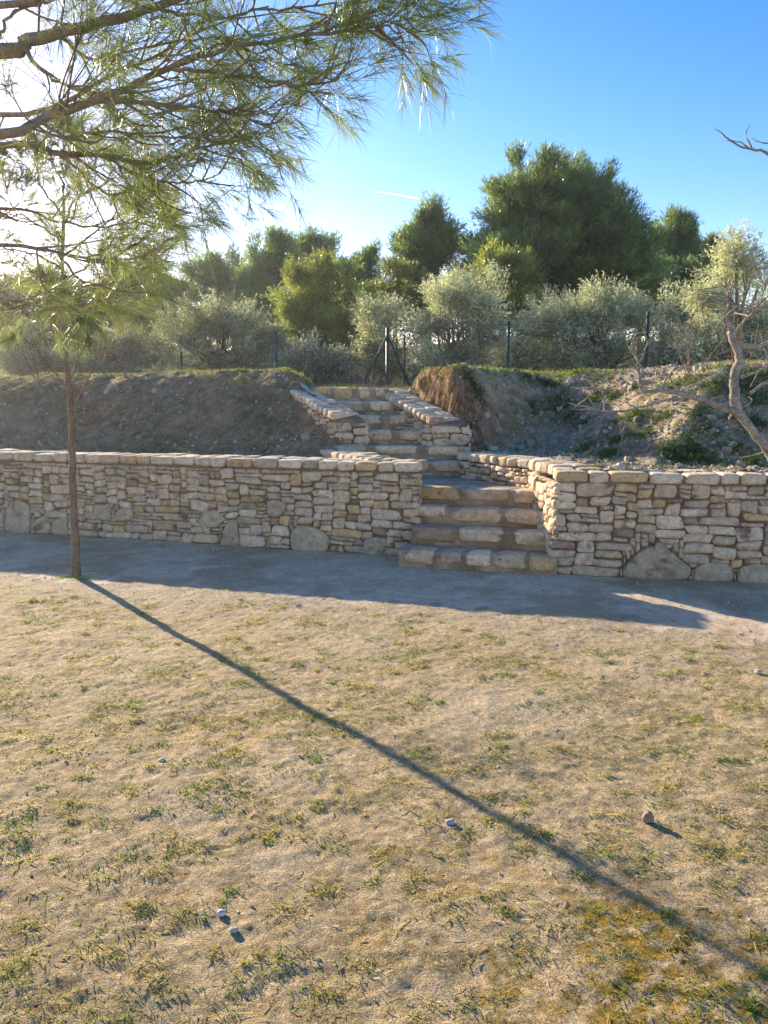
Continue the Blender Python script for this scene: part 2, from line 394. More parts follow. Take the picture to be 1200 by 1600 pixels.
def face_stones(mb, p0, p1, z0, H, seed, bigs=(), top=None, gap=.004, depth=.024, m=0, tone=1.0, **kw):
    """stones on the vertical face from p0 to p1, facing the right-hand side of that direction"""
    r = np.random.default_rng(seed); p0 = np.array(p0, float); p1 = np.array(p1, float); L = np.linalg.norm(p1 - p0); d = (p1 - p0) / L
    nrm_ = np.array([d[1], -d[0]])
    for it in pack(L, H, r, bigs, top, **kw):
        n = 24; a = np.arange(n) / n * 2 * math.pi
        if it[0] == 'r':
            _, u0, v0, u1, v1 = it; cu, cv = (u0 + u1) / 2, (v0 + v1) / 2; hu, hv = (u1 - u0) / 2 - gap / 2, (v1 - v0) / 2 - gap / 2
            if hu < .006 or hv < .006: continue
            e = r.uniform(4, 11); ca, sa = np.cos(a), np.sin(a); rr = (np.abs(ca) ** e + np.abs(sa) ** e) ** (-1 / e)
            ou = ca * rr * hu; ov = sa * rr * hv
            fu, fv = ou / hu, ov / hv; cj = r.uniform(-.9, .55, (2, 2, 2)) * np.array([min(.035, hu * .3), min(.024, hv * .38)])
            wq = [((1 + a_ * fu) / 2 * (1 + b_ * fv) / 2) ** 1.3 for a_ in (-1, 1) for b_ in (-1, 1)]
            ou = ou + sum(w2 * cj[k2 // 2, k2 % 2, 0] * (1 if k2 // 2 else -1) for k2, w2 in enumerate(wq)); ov = ov + sum(w2 * cj[k2 // 2, k2 % 2, 1] * (1 if k2 % 2 else -1) for k2, w2 in enumerate(wq))
            big = False
        else:
            P = it[1]; c = P.mean(0); cu, cv = c; nn = len(P); t = np.linspace(0, nn, n, endpoint=False); i = t.astype(int); f = (t - i)[:, None]
            O = P[i] * (1 - f) + P[(i + 1) % nn] * f - c
            O = .25 * np.roll(O, 1, 0) + .5 * O + .25 * np.roll(O, -1, 0)
            ar = np.sum(O[:, 0] * np.roll(O[:, 1], -1) - O[:, 1] * np.roll(O[:, 0], -1))
            if ar < 0: O = O[::-1]
            ou, ov = O[:, 0] * .97, O[:, 1] * .97; hu, hv = np.abs(ou).max(), np.abs(ov).max(); big = True
        off = r.uniform(0, 99, 3)
        jit = fbm(np.stack([np.cos(a) * 1.4, np.sin(a) * 1.4, 0 * a], -1) + off, 1.3, 2, 71); sc_ = 1 + jit * .12
        ou = ou * sc_; ov = ov * sc_
        dp = depth * r.uniform(.6, 1.15) * (1.1 if big else 1); sz = min(hu, hv)
        rings = [(1.0, -.03), (1.0, dp * .35), (1 - .006 / max(sz, .012), dp * .75), (1 - min(.5, .014 / max(sz, .02)), dp), (.62, dp * 1.04), (.3, dp * 1.05)]
        V = []
        for k_, dd in rings: V.append(np.stack([cu + ou * k_, cv + ov * k_, np.full(n, dd)], -1))
        V.append(np.array([[cu, cv, dp * 1.12]])); V = np.concatenate(V)
        nz = fbm(V * [1, 1, .5] + off, 14 if not big else 9, 3, 72); V[:, 2] += nz * .018 * (V[:, 2] > 0)
        tiltu, tiltv = r.uniform(-.06, .06), r.uniform(-.08, .08); V[:, 2] += (V[:, 0] - cu) * tiltu + (V[:, 1] - cv) * tiltv
        # wavy courses
        q = np.stack([V[:, 0], V[:, 1], np.full(len(V), seed * 3.1)], -1)
        w_ = .017 * S(V[:, 1] / .1) * S((H - V[:, 1]) / .08) * (0 if top is not None else 1)
        V[:, 1] += w_ * vnoise(q * [4, 6, 1], 73) ; V[:, 0] += w_ * vnoise(q * [5, 7, 1], 74)
        W = np.stack([p0[0] + d[0] * V[:, 0] + nrm_[0] * V[:, 2], p0[1] + d[1] * V[:, 0] + nrm_[1] * V[:, 2], z0 + V[:, 1]], -1)
        i = np.arange(len(rings) - 1)[:, None] * n; j = np.arange(n)[None]; j2 = (j + 1) % n
        q4 = np.stack([i + j, i + j2, i + n + j2, i + n + j], -1).reshape(-1, 4)
        lo = (len(rings) - 1) * n; t3 = [[lo + x, lo + (x + 1) % n, lo + n] for x in range(n)]
        cc = stone_col(r) * tone
        if big: cc = np.array((.56, .465, .31)) * r.uniform(.92, 1.08)
        st = fbm(V * [1, 1, .3] + off, 16, 3, 75); t = S(st * 2 - .05)[:, None] * (r.uniform(.4, 1) if r.random() < .30 else r.uniform(0, .2))
        C_ = cc * (1 - t) + np.array((.19, .12, .10)) * t
        mossy = S((.16 - (V[:, 1])) / .16)[:, None] * .25; C_ = C_ * (1 - mossy) + np.array((.30, .29, .19)) * mossy
        mb.add(W, q4, t3, C_, m)
def prism(mb, foot, z0, ztop, m=0, col=(.27, .20, .13), sub=None):
    """footprint polygon (counter-clockwise) raised from z0 to ztop (number, or one per corner)"""
    n = len(foot); zt = np.broadcast_to(np.asarray(ztop, float), (n,))
    V = [(x, y, z0) for x, y in foot] + [(x, y, z) for (x, y), z in zip(foot, zt)]
    mb.add(V[:], [(i, (i + 1) % n, n + (i + 1) % n, n + i) for i in range(n)], col=col, m=m)
    if n == 4: mb.add(V[n:], [(0, 1, 2, 3)], col=col, m=m)
    else: mb.add(V[n:], tris=[(0, i, i + 1) for i in range(1, n - 1)], col=col, m=m)
def coping(mb, p0, p1, z0, z1, width, seed, h=.10, over=.02, rows=2, lmin=.16, lmax=.32, side=1):
    """cap stones along a line; width extends to the left of the direction p0->p1 (away from the face)"""
    r = np.random.default_rng(seed); p0 = np.array([*p0, z0]); p1 = np.array([*p1, z1]); L = np.linalg.norm(p1 - p0); d = (p1 - p0) / L
    s_ = nrm(np.array([-d[1], d[0], 0])) * side; up = np.cross(d, s_) * (1 if side > 0 else -1)
    cuts = [0]
    wd = width + 2 * over; shares = {1: [1], 2: [.5, .5], 3: [.36, .28, .36]}[rows]
    o0 = -over
    for k_ in range(rows):
        ww = wd * shares[k_]; u = 0.0
        while u < L - .02:
            ln = r.uniform(lmin, lmax); 
            if L - u - ln < lmin * .6: ln = L - u
            hh = h * r.uniform(.86, 1.08)
            c = p0 + d * (u + ln / 2) + s_ * (o0 + ww / 2) + up * (-h / 2 + (hh - h) / 2 * .2 + r.uniform(-.005, .005))
            stone_box(mb, c, (d, s_, up), (ln - .006, ww - .006 + r.uniform(-.01, .012), hh), r, n=7, ex=6, rough=.05, col=stone_col(r) * 1.05)
            u += ln
        o0 += ww
# positions of the big stones, along the left wall measured from its left end
LX0 = -12.6; cosL = math.cos(math.atan(SL)); LLEN = (.29 - LX0) / cosL
def lu(px, py): 
    r_ = ray(px, py); t = (7.61 + SL * -.29) / (r_[1] - SL * r_[0]); p = r_ * t + np.array([0, 0, 1.6]); return ((p[0] - LX0) / cosL, p[2])
cosR = math.cos(math.atan(SR))
def ru(px, py):
    r_ = ray(px, py); t = (6.83 - SR * 1.545) / (r_[1] - SR * r_[0]); p = r_ * t + np.array([0, 0, 1.6]); return ((p[0] - 1.545) / cosR, p[2])
def clampv(P): return [(a, max(b, -.03)) for a, b in P]
bigL = [clampv([lu(*p) for p in q]) for q in [
    [(5, 829), (8, 800), (22, 780), (45, 782), (50, 831), (30, 836)],
    [(54, 833), (54, 810), (66, 804), (80, 812), (80, 835)],
    [(82, 835), (84, 812), (104, 808), (108, 838)],
    [(148, 788), (175, 790), (174, 814), (148, 812)],
    [(178, 800), (190, 791), (206, 794), (210, 808), (200, 816), (180, 814)],
    [(342, 857), (352, 825), (362, 812), (373, 816), (376, 858)],
    [(313, 818), (318, 798), (338, 795), (354, 812), (345, 822), (318, 824)],
    [(416, 806), (416, 784), (430, 781), (446, 788), (442, 806), (428, 811)],
    [(453, 858), (453, 832), (466, 819), (490, 822), (515, 840), (514, 868), (480, 868)],
    [(568, 870), (568, 843), (586, 838), (605, 840), (604, 872)],
]]
bigR = [clampv([ru(*p) for p in q]) for q in [
    [(970, 903), (974, 880), (1004, 856), (1026, 842), (1050, 862), (1080, 884), (1074, 908)],
    [(1082, 908), (1082, 884), (1100, 876), (1140, 878), (1148, 906), (1120, 912)],
    [(1150, 912), (1154, 886), (1175, 880), (1215, 884), (1225, 914)],
    [(892, 899), (892, 884), (925, 886), (969, 888), (966, 902)],
]]
WH = .955; CH = .10
# --- left wall with its return along the stairs
T = .42
dL = np.array([cosL, cosL * SL]); nL = np.array([-dL[1], dL[0]])      # nL points back
L0 = np.array([LX0, LW(LX0)]); L1 = np.array([.29, 7.61]); L1b = np.array([.37, 7.70]); L2 = np.array([-.44, 9.40])
lw = empty('stone_wall', (float(L1[0]) - 5, LW(.29 - 5), 0), 'long low dry-stone wall on the left, ending at the foot of the stairs', 'stone wall')
def child_build(mb, name, mats, parent):
    o = mb.build(name, mats, origin=parent.location); o.parent = parent; o.location = (0, 0, 0); return o
mb = MB()
i0 = L0 + nL * .012; i1 = L1 + nL * .012 - dL * .012
prism(mb, [i0, i1, L1 + nL * (T - .02) - dL * .02, L0 + nL * (T - .02)], -.25, WH - CH * .7)
dRt = nrm(L2 - L1b); nRt = np.array([-dRt[1], dRt[0]])                # points left-back
prism(mb, [L1b + nRt * .006 + dRt * .006, L2 + nRt * .006, L2 + nRt * (T - .04), L1b + nRt * (T - .04) + dRt * .32], -.25, WH - CH * .75)
child_build(mb, 'mortar_core', M_MORTAR, lw)
mb = MB(); face_stones(mb, L0, L1, 0, WH - CH, 101, bigs=bigL); 
face_stones(mb, L1, L1b, 0, WH - CH, 102, wmin=4, wmax=6); face_stones(mb, L1b, L2, 0, WH - CH, 103)
face_stones(mb, L1 + nL * T, L0 + nL * T, .6, WH - CH - .6, 104)
child_build(mb, 'masonry', M_STONE, lw)
mb = MB(); coping(mb, L0, L1 + dL * .06, WH + .035 * 0, WH, T, 105, lmin=.15, lmax=.34)
coping(mb, L1b + dRt * .44, L2, WH + .01, WH + .02, T - .06, 106, lmin=.12, lmax=.26)
child_build(mb, 'coping', M_STONE, lw)
# --- right wall: front, inner face beside the stairs, diagonal leg behind the landing
R0 = np.array([1.545, 6.83]); R1 = np.array([12.0, RW(12.0)]); R2 = np.array([1.50, 7.92]); R3 = np.array([.88, 8.95]); dR = np.array([cosR, cosR * SR]); nR = np.array([-dR[1], dR[0]])
WR = .945
rw = empty('stone_wall', (3.5, RW(3.5), 0), 'low dry-stone wall on the right with a large triangular boulder in its base', 'stone wall')
mb = MB()
prism(mb, [R0 + nR * .012 + dR * .014, R1 + nR * .012, R1 + nR * (T - .02), R0 + nR * (T - .02) + dR * .02], -.25, WR - CH * .7)
prism(mb, [R2 + (.03, -.5), R2 + (.4, -.5), R2 + (.38, .12), R2 + (.03, 0)], -.25, WR - CH * .75)
dD = nrm(R3 - R2); nD = np.array([dD[1], -dD[0]])                      # points back-right
prism(mb, [R3 + nD * .03, R2 + nD * .03, R2 + nD * .36, R3 + nD * .36], -.25, WR - CH * .72)
child_build(mb, 'mortar_core', M_MORTAR, rw)
mb = MB(); face_stones(mb, R0, R1, 0, WR - CH, 111, bigs=bigR, wmin=6, wmax=13)
face_stones(mb, R2, R0, 0, WR - CH, 112); face_stones(mb, R3, R2, .3, WR - CH - .3, 113, wmin=4, wmax=9)
child_build(mb, 'masonry', M_STONE, rw)
mb = MB(); coping(mb, R0 - dR * .02, R1, WR, WR, T, 115, lmin=.14, lmax=.36)
coping(mb, R0 + nR * .46 + (.01, 0), R2 + (0, .02), WR + .004, WR + .01, .38, 116, side=-1, lmin=.14, lmax=.26)
coping(mb, R2 - dD * .02, R3 + dD * .05, WR + .014, WR + .02, .36, 117, side=-1, lmin=.12, lmax=.22)
child_build(mb, 'coping', M_STONE, rw)
# --- stringer walls of the upper flight
def stringer(nl, nr_, fl, fr, zb, zn, zf, label, seed):
    nl, nr_, fl, fr = map(np.array, (nl, nr_, fl, fr)); e = empty('parapet_wall', (nl[0], nl[1], zb), label, 'stone wall', 'parapet walls of the upper stairs')
    mb = MB(); c = (nl + nr_ + fl + fr) / 4; s = lambda p: c + (p - c) * np.array([.93, .975])
    prism(mb, [s(nl), s(nr_), s(fr), s(fl)], zb - .5, [zn - CH * .75, zn - CH * .75, zf - CH * .75, zf - CH * .75]); child_build(mb, 'mortar_core', M_MORTAR, e)
    mb = MB(); face_stones(mb, nl, nr_, zb, zn - CH - zb, seed, wmin=8, wmax=14, dv=.05, tone=1.03)
    L = np.linalg.norm(fl - nl); H = zf - zb - CH
    face_stones(mb, fl, nl, zb, H, seed + 1, top=lambda u: zf - CH - zb - (zf - zn) * u / L)
    face_stones(mb, nr_, fr, zb, H, seed + 2, top=lambda u: zn - CH - zb + (zf - zn) * u / L)
    child_build(mb, 'masonry', M_STONE, e)
    mb = MB(); w_ = abs(np.cross(nrm(fl - nl), nr_ - nl)); dd = nrm(fl - nl)
    coping(mb, nl - dd * .03, fl, zn, zf, w_, seed + 3, side=-1, lmin=.09, lmax=.17, h=.10)
    child_build(mb, 'coping', M_STONE, e); return e
stringer(ls_near_l, ls_near_r, ls_far_l, ls_far_r, .93, 1.40, 1.80, 'sloping stone parapet on the left side of the upper steps, earth bank against it', 121)
stringer(rs_near_l, rs_near_r, rs_far_l, rs_far_r, .90, 1.34, 1.73, 'sloping stone parapet on the right of the upper steps, beside the red earth cut', 131)

# ------------------------------------------------------------------ stairs
stairs = empty('stone_staircase', (.9, 7.0, 0), 'stone steps with muddy mortar climbing through the gap between the two walls', 'staircase')
def step(pl, pr, zl, zr, riser, back, seed, small=True, lens=(.3, .6), label=None):
    r = np.random.default_rng(seed); pl = np.array(pl, float); pr = np.array(pr, float); L = np.linalg.norm(pr - pl); d = (pr - pl) / L; n_ = np.array([-d[1], d[0]])
    mb = MB()
    # trodden mortar body: a lumpy top sheet and a lumpy front
    nu, nv_ = max(8, int(L / .03)), max(6, int(back / .03)); U = np.linspace(0, 1, nu); B = np.linspace(0, back, nv_)
    rows = []; 
    for b in B:
        p = pl[None] + (pr - pl)[None] * U[:, None] + n_[None] * b; z = zl + (zr - zl) * U - (.012 if b < .02 else 0); rows.append(np.c_[p, z])
    fr_ = []
    for dz in np.linspace(riser + .06, .03, 6):
        p = pl[None] + (pr - pl)[None] * U[:, None]; fr_.append(np.c_[p - n_ * .004, zl + (zr - zl) * U - dz])
    G_ = np.array(fr_ + rows); sh = G_.shape; V = G_.reshape(-1, 3); nz = fbm(V, 9, 3, seed); V = V + np.c_[-n_[0] * nz * .012, -n_[1] * nz * .012, nz * .008 * 1.0]
    ii = np.arange(sh[0] * sh[1]).reshape(sh[0], sh[1]); q = np.stack([ii[:-1, :-1], ii[:-1, 1:], ii[1:, 1:], ii[1:, :-1]], -1).reshape(-1, 4)
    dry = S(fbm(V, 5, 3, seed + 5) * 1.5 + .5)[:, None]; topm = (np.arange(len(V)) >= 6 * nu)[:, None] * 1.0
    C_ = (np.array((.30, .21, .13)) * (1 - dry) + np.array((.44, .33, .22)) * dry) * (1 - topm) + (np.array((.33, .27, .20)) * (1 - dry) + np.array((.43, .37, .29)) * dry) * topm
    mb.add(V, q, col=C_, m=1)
    u = r.uniform(.0, .04)
    while u < L - .08:
        ln = r.uniform(*lens); ln = min(ln, L - u); 
        if L - u - ln < .12: ln = L - u
        h = riser * r.uniform(.66, .88); t = (u + ln / 2) / L
        c = np.r_[pl + d * (u + ln / 2) + n_ * (.105 + r.uniform(-.008, .008)), zl + (zr - zl) * t - h / 2 + .006]
        stone_box(mb, c, (np.r_[d, 0], np.r_[n_, 0], (0, 0, 1)), (ln - .01, .27, h), r, n=10, ex=5, rough=.10, col=stone_col(r) * np.array((1.02, .98, .92)))
        u += ln + r.choice([.01, .03, .07])
    if small:
        u = .02
        while u < L - .08:
            ln = r.uniform(.08, .2); t = (u + ln / 2) / L
            c = np.r_[pl + d * (u + ln / 2) + n_ * .04, zl + (zr - zl) * t - riser * .87]
            stone_box(mb, c, (np.r_[d, 0], np.r_[n_, 0], (0, 0, 1)), (ln, .1, riser * .26), r, n=5, ex=3.5, rough=.12, col=stone_col(r) * .8)
            u += ln + r.uniform(.02, .08)
    o = child_build(mb, 'step', [M_STONE, M_MORTAR], stairs)
    if label: o['label'] = label
step((.14, 7.16), (1.56, 6.78), .165, .160, .165, .6, 201, False, (.2, .4))
step((.27, 7.46), (1.60, 7.09), .335, .330, .17, .6, 202, False)
step((.22, 7.75), (1.58, 7.36), .505, .495, .17, .6, 203, False)
step((.10, 8.02), (1.60, 7.58), .675, .665, .17, 2.0, 204, False, (.45, .75), 'widest step, opening onto the landing')
step((-.35, 9.12), (1.05, 9.00), .845, .84, .17, .6, 205)
step((-.66, 9.40), (.90, 9.30), 1.015, 1.00, .165, .75, 206)
step((-.35, 9.80), (.56, 9.78), 1.185, 1.17, .165, .6, 207)
step((-.55, 10.11), (.42, 10.09), 1.365, 1.35, .175, .6, 208)
step((-.75, 10.42), (.27, 10.38), 1.55, 1.53, .18, .6, 209)
step((-1.0, 10.74), (.02, 10.70), 1.73, 1.71, .18, .5, 210, True, (.14, .3), 'top riser of small cap stones closing the flight')

# ------------------------------------------------------------------ loose stones on the lawn and grit
def lone(px, py, s, col, label, seed, flat=.6):
    gx_, gy_ = ground_px(px, py); r = np.random.default_rng(seed); mb = MB()
    s *= .62; stone_box(mb, (gx_, gy_, s * flat * .4), np.eye(3), (s, s * .8, s * flat), r, n=6, ex=2.6, rough=.22, col=col)
    o = mb.build('loose_stone', M_ROCK, origin=(gx_, gy_, 0)); tag(o, label, 'stone')
lone(253, 1190, .045, (.55, .52, .50), 'small white stone on the lawn left of the tree shadow', 1)
lone(703, 1288, .055, (.42, .42, .45), 'pale grey stone lying just below the tree shadow', 2)
lone(1012, 1283, .065, (.30, .23, .16), 'brown upright stone casting a short dark shadow on the right of the lawn', 3, 1.1)
lone(347, 1429, .045, (.6, .58, .6), 'whitest pebble, in the lower left of the lawn beside yellow moss', 4)
lone(1185, 1052, .07, (.5, .46, .4), 'flat pale stone on the lawn at the right edge of the photo', 5)
lone(466, 948, .06, (.42, .35, .26), 'tan stone at the edge of the wall shadow', 6)
lone(365, 1456, .04, (.45, .42, .4), 'little grey pebble below the whitest pebble', 7)
lone(690, 1098, .04, (.3, .2, .14), 'small brown clod at the edge of the bare sandy patch', 8)
def scatter_pebbles(name, pts, sizes, cols, mat, label, cat):
    U, Q = rounded(2, 2.5); n = len(pts); m = len(U)
    V = U[None] * sizes[:, None, None] * rng.uniform(.5, 1, (n, 1, 3)) * (1 + .3 * rng.uniform(-1, 1, (n, m, 1)))
    a = rng.uniform(0, 6.28, n); ca, sa = np.cos(a)[:, None], np.sin(a)[:, None]
    V = np.stack([V[..., 0] * ca - V[..., 1] * sa, V[..., 0] * sa + V[..., 1] * ca, V[..., 2]], -1) + pts[:, None]
    mb = MB(); mb.add(V.reshape(-1, 3), (Q[None] + (np.arange(n) * m)[:, None, None]).reshape(-1, 4), col=np.repeat(cols, m, 0)); o = mb.build(name, mat, smooth=False)
    return tag(o, label, cat, kind='stuff')
def in_view_xy(n, ymin, ymax, p=1.6):
    y = ymin + (ymax - ymin) * rng.random(n) ** p; x = rng.uniform(-1, 1, n) * (.62 * y + .4); return x, y
x, y = in_view_xy(9000, 1.5, 8.6, 1.0); pm_ = path_mask(x, y); k = (rng.random(len(x)) < np.where(pm_ > -.2, 1, .07)) & ~(inpoly(x, y, np.array([(.1, 7.1), (1.6, 6.7), (1.7, 9), (-1, 9)]))) & (y < np.where(x < .8, LW(x), RW(x)) - .02)
x, y = x[k], y[k]; sz = rng.uniform(.0025, .0065, len(x)) * (1 + .9 * (rng.random(len(x)) < .04)); g = rng.uniform(.5, 1.6, (len(x), 1)) * np.array((.46, .40, .32))
scatter_pebbles('grit', np.c_[x, y, ground_z(x, y) + .002], sz, g, M_ROCK, 'scattered grit and small stones on the path and lawn', 'grit')
# rubble on the banks
x = rng.uniform(-6.5, 5, 16000); y = rng.uniform(6.6, 12.5, 16000); ok = ~inpoly(x, y, hole) & (y < np.where(x < 0, LW(x), RW(x)) + 5)
x, y = x[ok], y[ok]; dens = np.where(x > .7, .95, .45) * (.3 + .9 * S(fbm(np.c_[x, y, 0 * x], 1.5, 2, 88) * 2 + .4)); k = rng.random(len(x)) < dens; x, y = x[k], y[k]
sz = rng.uniform(.008, .026, len(x)) * (1 + 1.6 * (rng.random(len(x)) < .06)); g = rng.uniform(.5, 1.25, (len(x), 1)) * np.array((.46, .385, .295))
scatter_pebbles('rubble', np.c_[x, y, bank_h(x, y) + .004], sz, g, M_ROCK, 'pale rubble scattered over the earth banks', 'rubble')

# ------------------------------------------------------------------ blades (grass and needles)
def blades(mb, B, D, L, W, col, bend=.3, down=0.0, seg=2):
    """B bases, D directions, thin tapering blades that bend downwards"""
    n = len(B); D = nrm(D); L = np.broadcast_to(L, (n,))[:, None]; W = np.broadcast_to(W, (n,))[:, None]
    rv = nrm(rng.normal(size=(n, 3))); A = nrm(np.cross(D, rv))
    col = np.broadcast_to(col, (n, 3)); g = np.array([0, 0, -1.0])
    tip = B + D * L + g * L * bend
    if seg == 1:
        V = np.stack([B - A * W / 2, B + A * W / 2, tip], 1); mb.add(V.reshape(-1, 3), tris=np.arange(n * 3).reshape(-1, 3), col=np.repeat(col, 3, 0)); return
    mid = B + D * L * .55 + g * L * bend * .25
    V = np.stack([B - A * W / 2, B + A * W / 2, mid + A * W * .42, mid - A * W * .42, tip], 1)
    b = np.arange(n)[:, None] * 5; q = b + [0, 1, 2, 3]; t = b + [3, 2, 4]
    mb.add(V.reshape(-1, 3), q, t, np.repeat(col, 5, 0))
def rnd_dirs(n, up):
    a = rng.uniform(0, 2 * math.pi, n); return nrm(np.c_[np.cos(a), np.sin(a), np.broadcast_to(up, (n,))])
# dry matted grass of the lawn
mb = MB()
x, y = in_view_xy(620000, 1.4, 8.0, 1.35); P = np.c_[x, y, 0 * x]
dn = S(fbm(P, 6, 3, 52) * 1.5 + fbm(P, 1.4, 3, 51) * .9 + .42) * S(fbm(P, 22, 2, 91) * 1.8 + .55) * (1 - S(path_mask(x, y) + .75) * .96)
for (px, py, r_) in [(745, 1105, .4), (455, 1205, .2), (680, 1558, .08), (300, 1260, .2), (420, 1350, .12)]:
    gx_, gy_ = ground_px(px, py); dn = dn * S((np.hypot(x - gx_, (y - gy_) * .8) / r_ - .5))
k = rng.random(len(x)) < dn; x, y = x[k], y[k]; n = len(x)
hue = S(fbm(np.c_[x, y, 0 * x], 2.5, 3, 95) * 2.2 + .45)[:, None] * rng.uniform(.3, 1, (n, 1))
c = np.array((.56, .45, .23)) * (1 - hue) + np.array((.30, .31, .085)) * hue; c = c * rng.uniform(.35, 1.4, (n, 1))
s_ = 1 + .12 * y
blades(mb, np.c_[x, y, ground_z(x, y) - .002], rnd_dirs(n, rng.uniform(.02, 1.0, n) ** 1.5), rng.uniform(.010, .032, n) * s_, rng.uniform(.0012, .0023, n) * s_, c, .2, seg=1)
# green tufts
T_ = [ground_px(*p) for p in [(345, 1240), (210, 1240), (420, 1300), (310, 1190), (500, 1390), (450, 1430), (560, 1510), (170, 1460), (20, 1310), (210, 1100), (640, 1100), (1090, 1120), (960, 1070), (1160, 1110), (870, 1050),
     (940, 1470), (1010, 1560), (1100, 1570), (880, 1540), (820, 1480), (1130, 1540), (720, 1570), (670, 1585), (870, 1330), (1100, 1330), (820, 1410), (1190, 1470), (1060, 1010), (480, 1120), (400, 970), (120, 905), (100, 902), (132, 905), (1150, 1190), (1120, 1010), (720, 1430), (380, 1240), (330, 1225), (150, 1380), (40, 1510), (30, 1200), (1000, 1330), (1080, 1545), (610, 1120)]]
for i in range(800):
    xx, yy = in_view_xy(1, 1.5, 6.2, 1.2); 
    if path_mask(xx, yy)[0] < -.35: T_.append((float(xx[0]), float(yy[0])))
for i, (tx, ty) in enumerate(T_):
    n = int(rng.integers(50, 120)) if i < 44 else int(rng.integers(14, 60)); rr = rng.uniform(.025, .075) if i < 44 else rng.uniform(.012, .05)
    x = tx + rng.normal(0, rr, n); y = ty + rng.normal(0, rr * .8, n); gcol = np.array((.16, .20, .05)) if rng.random() < .5 else np.array((.30, .26, .11))
    if 29 < i < 33: gcol = np.array((.2, .26, .06))
    blades(mb, np.c_[x, y, ground_z(x, y) - .003], rnd_dirs(n, rng.uniform(.3, 1.5, n)), rng.uniform(.012, .034, n) * (1 + .12 * ty), rng.uniform(.0018, .003, n) * (1 + .1 * ty), gcol * 1.25 * rng.uniform(.7, 1.3, (n, 1)), .3)
x, y = in_view_xy(2400, 1.6, 8.3, 1.0); ok = (y < np.where(x < .8, LW(x), RW(x)) - .05) & ~inpoly(x, y, np.array([(.0, 7.1), (1.7, 6.7), (1.7, 9), (-1, 9)])); x, y = x[ok], y[ok]; n = len(x)
blades(mb, np.c_[x, y, ground_z(x, y) + .004], rnd_dirs(n, rng.uniform(-.02, .12, n)), rng.uniform(.02, .07, n), rng.uniform(.0015, .003, n), np.where(rng.random((n, 1)) < .8, (.60, .48, .27), (.30, .20, .12)) * rng.uniform(.7, 1.2, (n, 1)), .06)
tag(mb.build('lawn_grass', M_GRASS, smooth=False), 'sparse dry and green grass growing over the lawn', 'grass', kind='stuff')
# bank grass
mb = MB()
def tuft(x0, y0, n, rr, ln, col, up=(.5, 2.0), bend=.35, wd=.005):
    x = x0 + rng.normal(0, rr, n); y = y0 + rng.normal(0, rr, n); ok = ~inpoly(x, y, hole); x, y = x[ok], y[ok]; n = len(x)
    if n: blades(mb, np.c_[x, y, bank_h(x, y) - .01], rnd_dirs(n, rng.uniform(*up, n)), rng.uniform(.5, 1.1, n) * ln, rng.uniform(.6, 1.3, n) * wd, np.array(col) * rng.uniform(.6, 1.35, (n, 1)), bend)
def bank_pt(px, py):
    d = ray(px, py); Ys = np.linspace(7.2, 18, 600); P = d[None] / d[1] * Ys[:, None]; P[:, 2] += 1.6; h = bank_h(P[:, 0], P[:, 1], False)
    hit = (P[:, 2] < h) & ~inpoly(P[:, 0], P[:, 1], hole); i = np.argmax(hit) if hit.any() else np.argmin(np.abs(Ys - 13.2)); return P[i, 0], P[i, 1]
for (px, py, r_) in [(870, 625, .10), (880, 640, .13), (930, 625, .1), (910, 660, .08), (890, 655, .1), (915, 700, .08), (975, 655, .11), (995, 650, .1), (1035, 650, .06), (1090, 645, .08), (1110, 670, .09), (1040, 700, .07), (1075, 690, .10), (1085, 705, .10), (1070, 715, .1), (1100, 715, .1),
        (1175, 725, .08), (1145, 700, .06), (1050, 715, .06), (845, 600, .1), (860, 605, .1), (1030, 608, .1), (1060, 600, .12), (1120, 605, .12), (1160, 600, .14), (950, 710, .1), (965, 690, .07), (1150, 650, .08), (1180, 660, .08), (960, 620, .07), (1190, 585, .15), (735, 600, .08), (745, 615, .08), (905, 585, .1), (820, 590, .12), (1000, 605, .1), (1185, 620, .15), (830, 640, .06), (1010, 675, .06)]:
    bx, by = bank_pt(px, py); tuft(bx, by, int(1900 * r_ + 80), r_ * .85, .14, (.085, .13, .035), wd=.007)
for (px, py, r_) in [(870, 588, .2), (900, 583, .2), (930, 578, .15), (945, 585, .15), (980, 577, .2), (790, 582, .2), (840, 582, .2), (1140, 575, .25), (1060, 573, .2), (760, 585, .12), (700, 572, .15), (660, 578, .12), (720, 578, .14), (680, 575, .15)]:
    bx, by = bank_pt(px, py); tuft(bx, by, 130, r_ * .8, .12, (.18, .27, .05), wd=.009); tuft(bx + .1, by, 90, r_ * 1.4, .09, (.32, .29, .12), wd=.007)
for i in range(2600):
    x0 = rng.uniform(-8, -1.2); dl = rng.uniform(.3, 5.5); y0 = LW(x0) + dl / .956; nn = fbm([[x0, y0, 0]], .9, 2, 97)[0]
    crest = dl > 3.0
    if rng.random() < (.9 if crest else .62 + nn): tuft(x0, y0, int(rng.integers(12, 34)), .08, .10 if crest else .10, (.22, .24, .07) if crest else ((.15, .17, .06) if rng.random() < .55 else (.33, .26, .14)), (.3, 2) , wd=.006)
for i in range(2400):
    x0 = rng.uniform(.9, 6.5); dl = rng.uniform(.3, 5.5); y0 = RW(x0) + dl; nn = fbm([[x0, y0, 0]], 1.1, 2, 98)[0]
    if rng.random() < ((.15 + 1.6 * nn) if dl > 3.0 else .30 + nn): tuft(x0, y0, int(rng.integers(10, 30)), .06, .09, ((.19, .24, .06) if rng.random() < .5 else (.33, .28, .13)) if dl > 3.0 else ((.10, .145, .045) if rng.random() < .7 else (.30, .24, .13)), wd=.006)
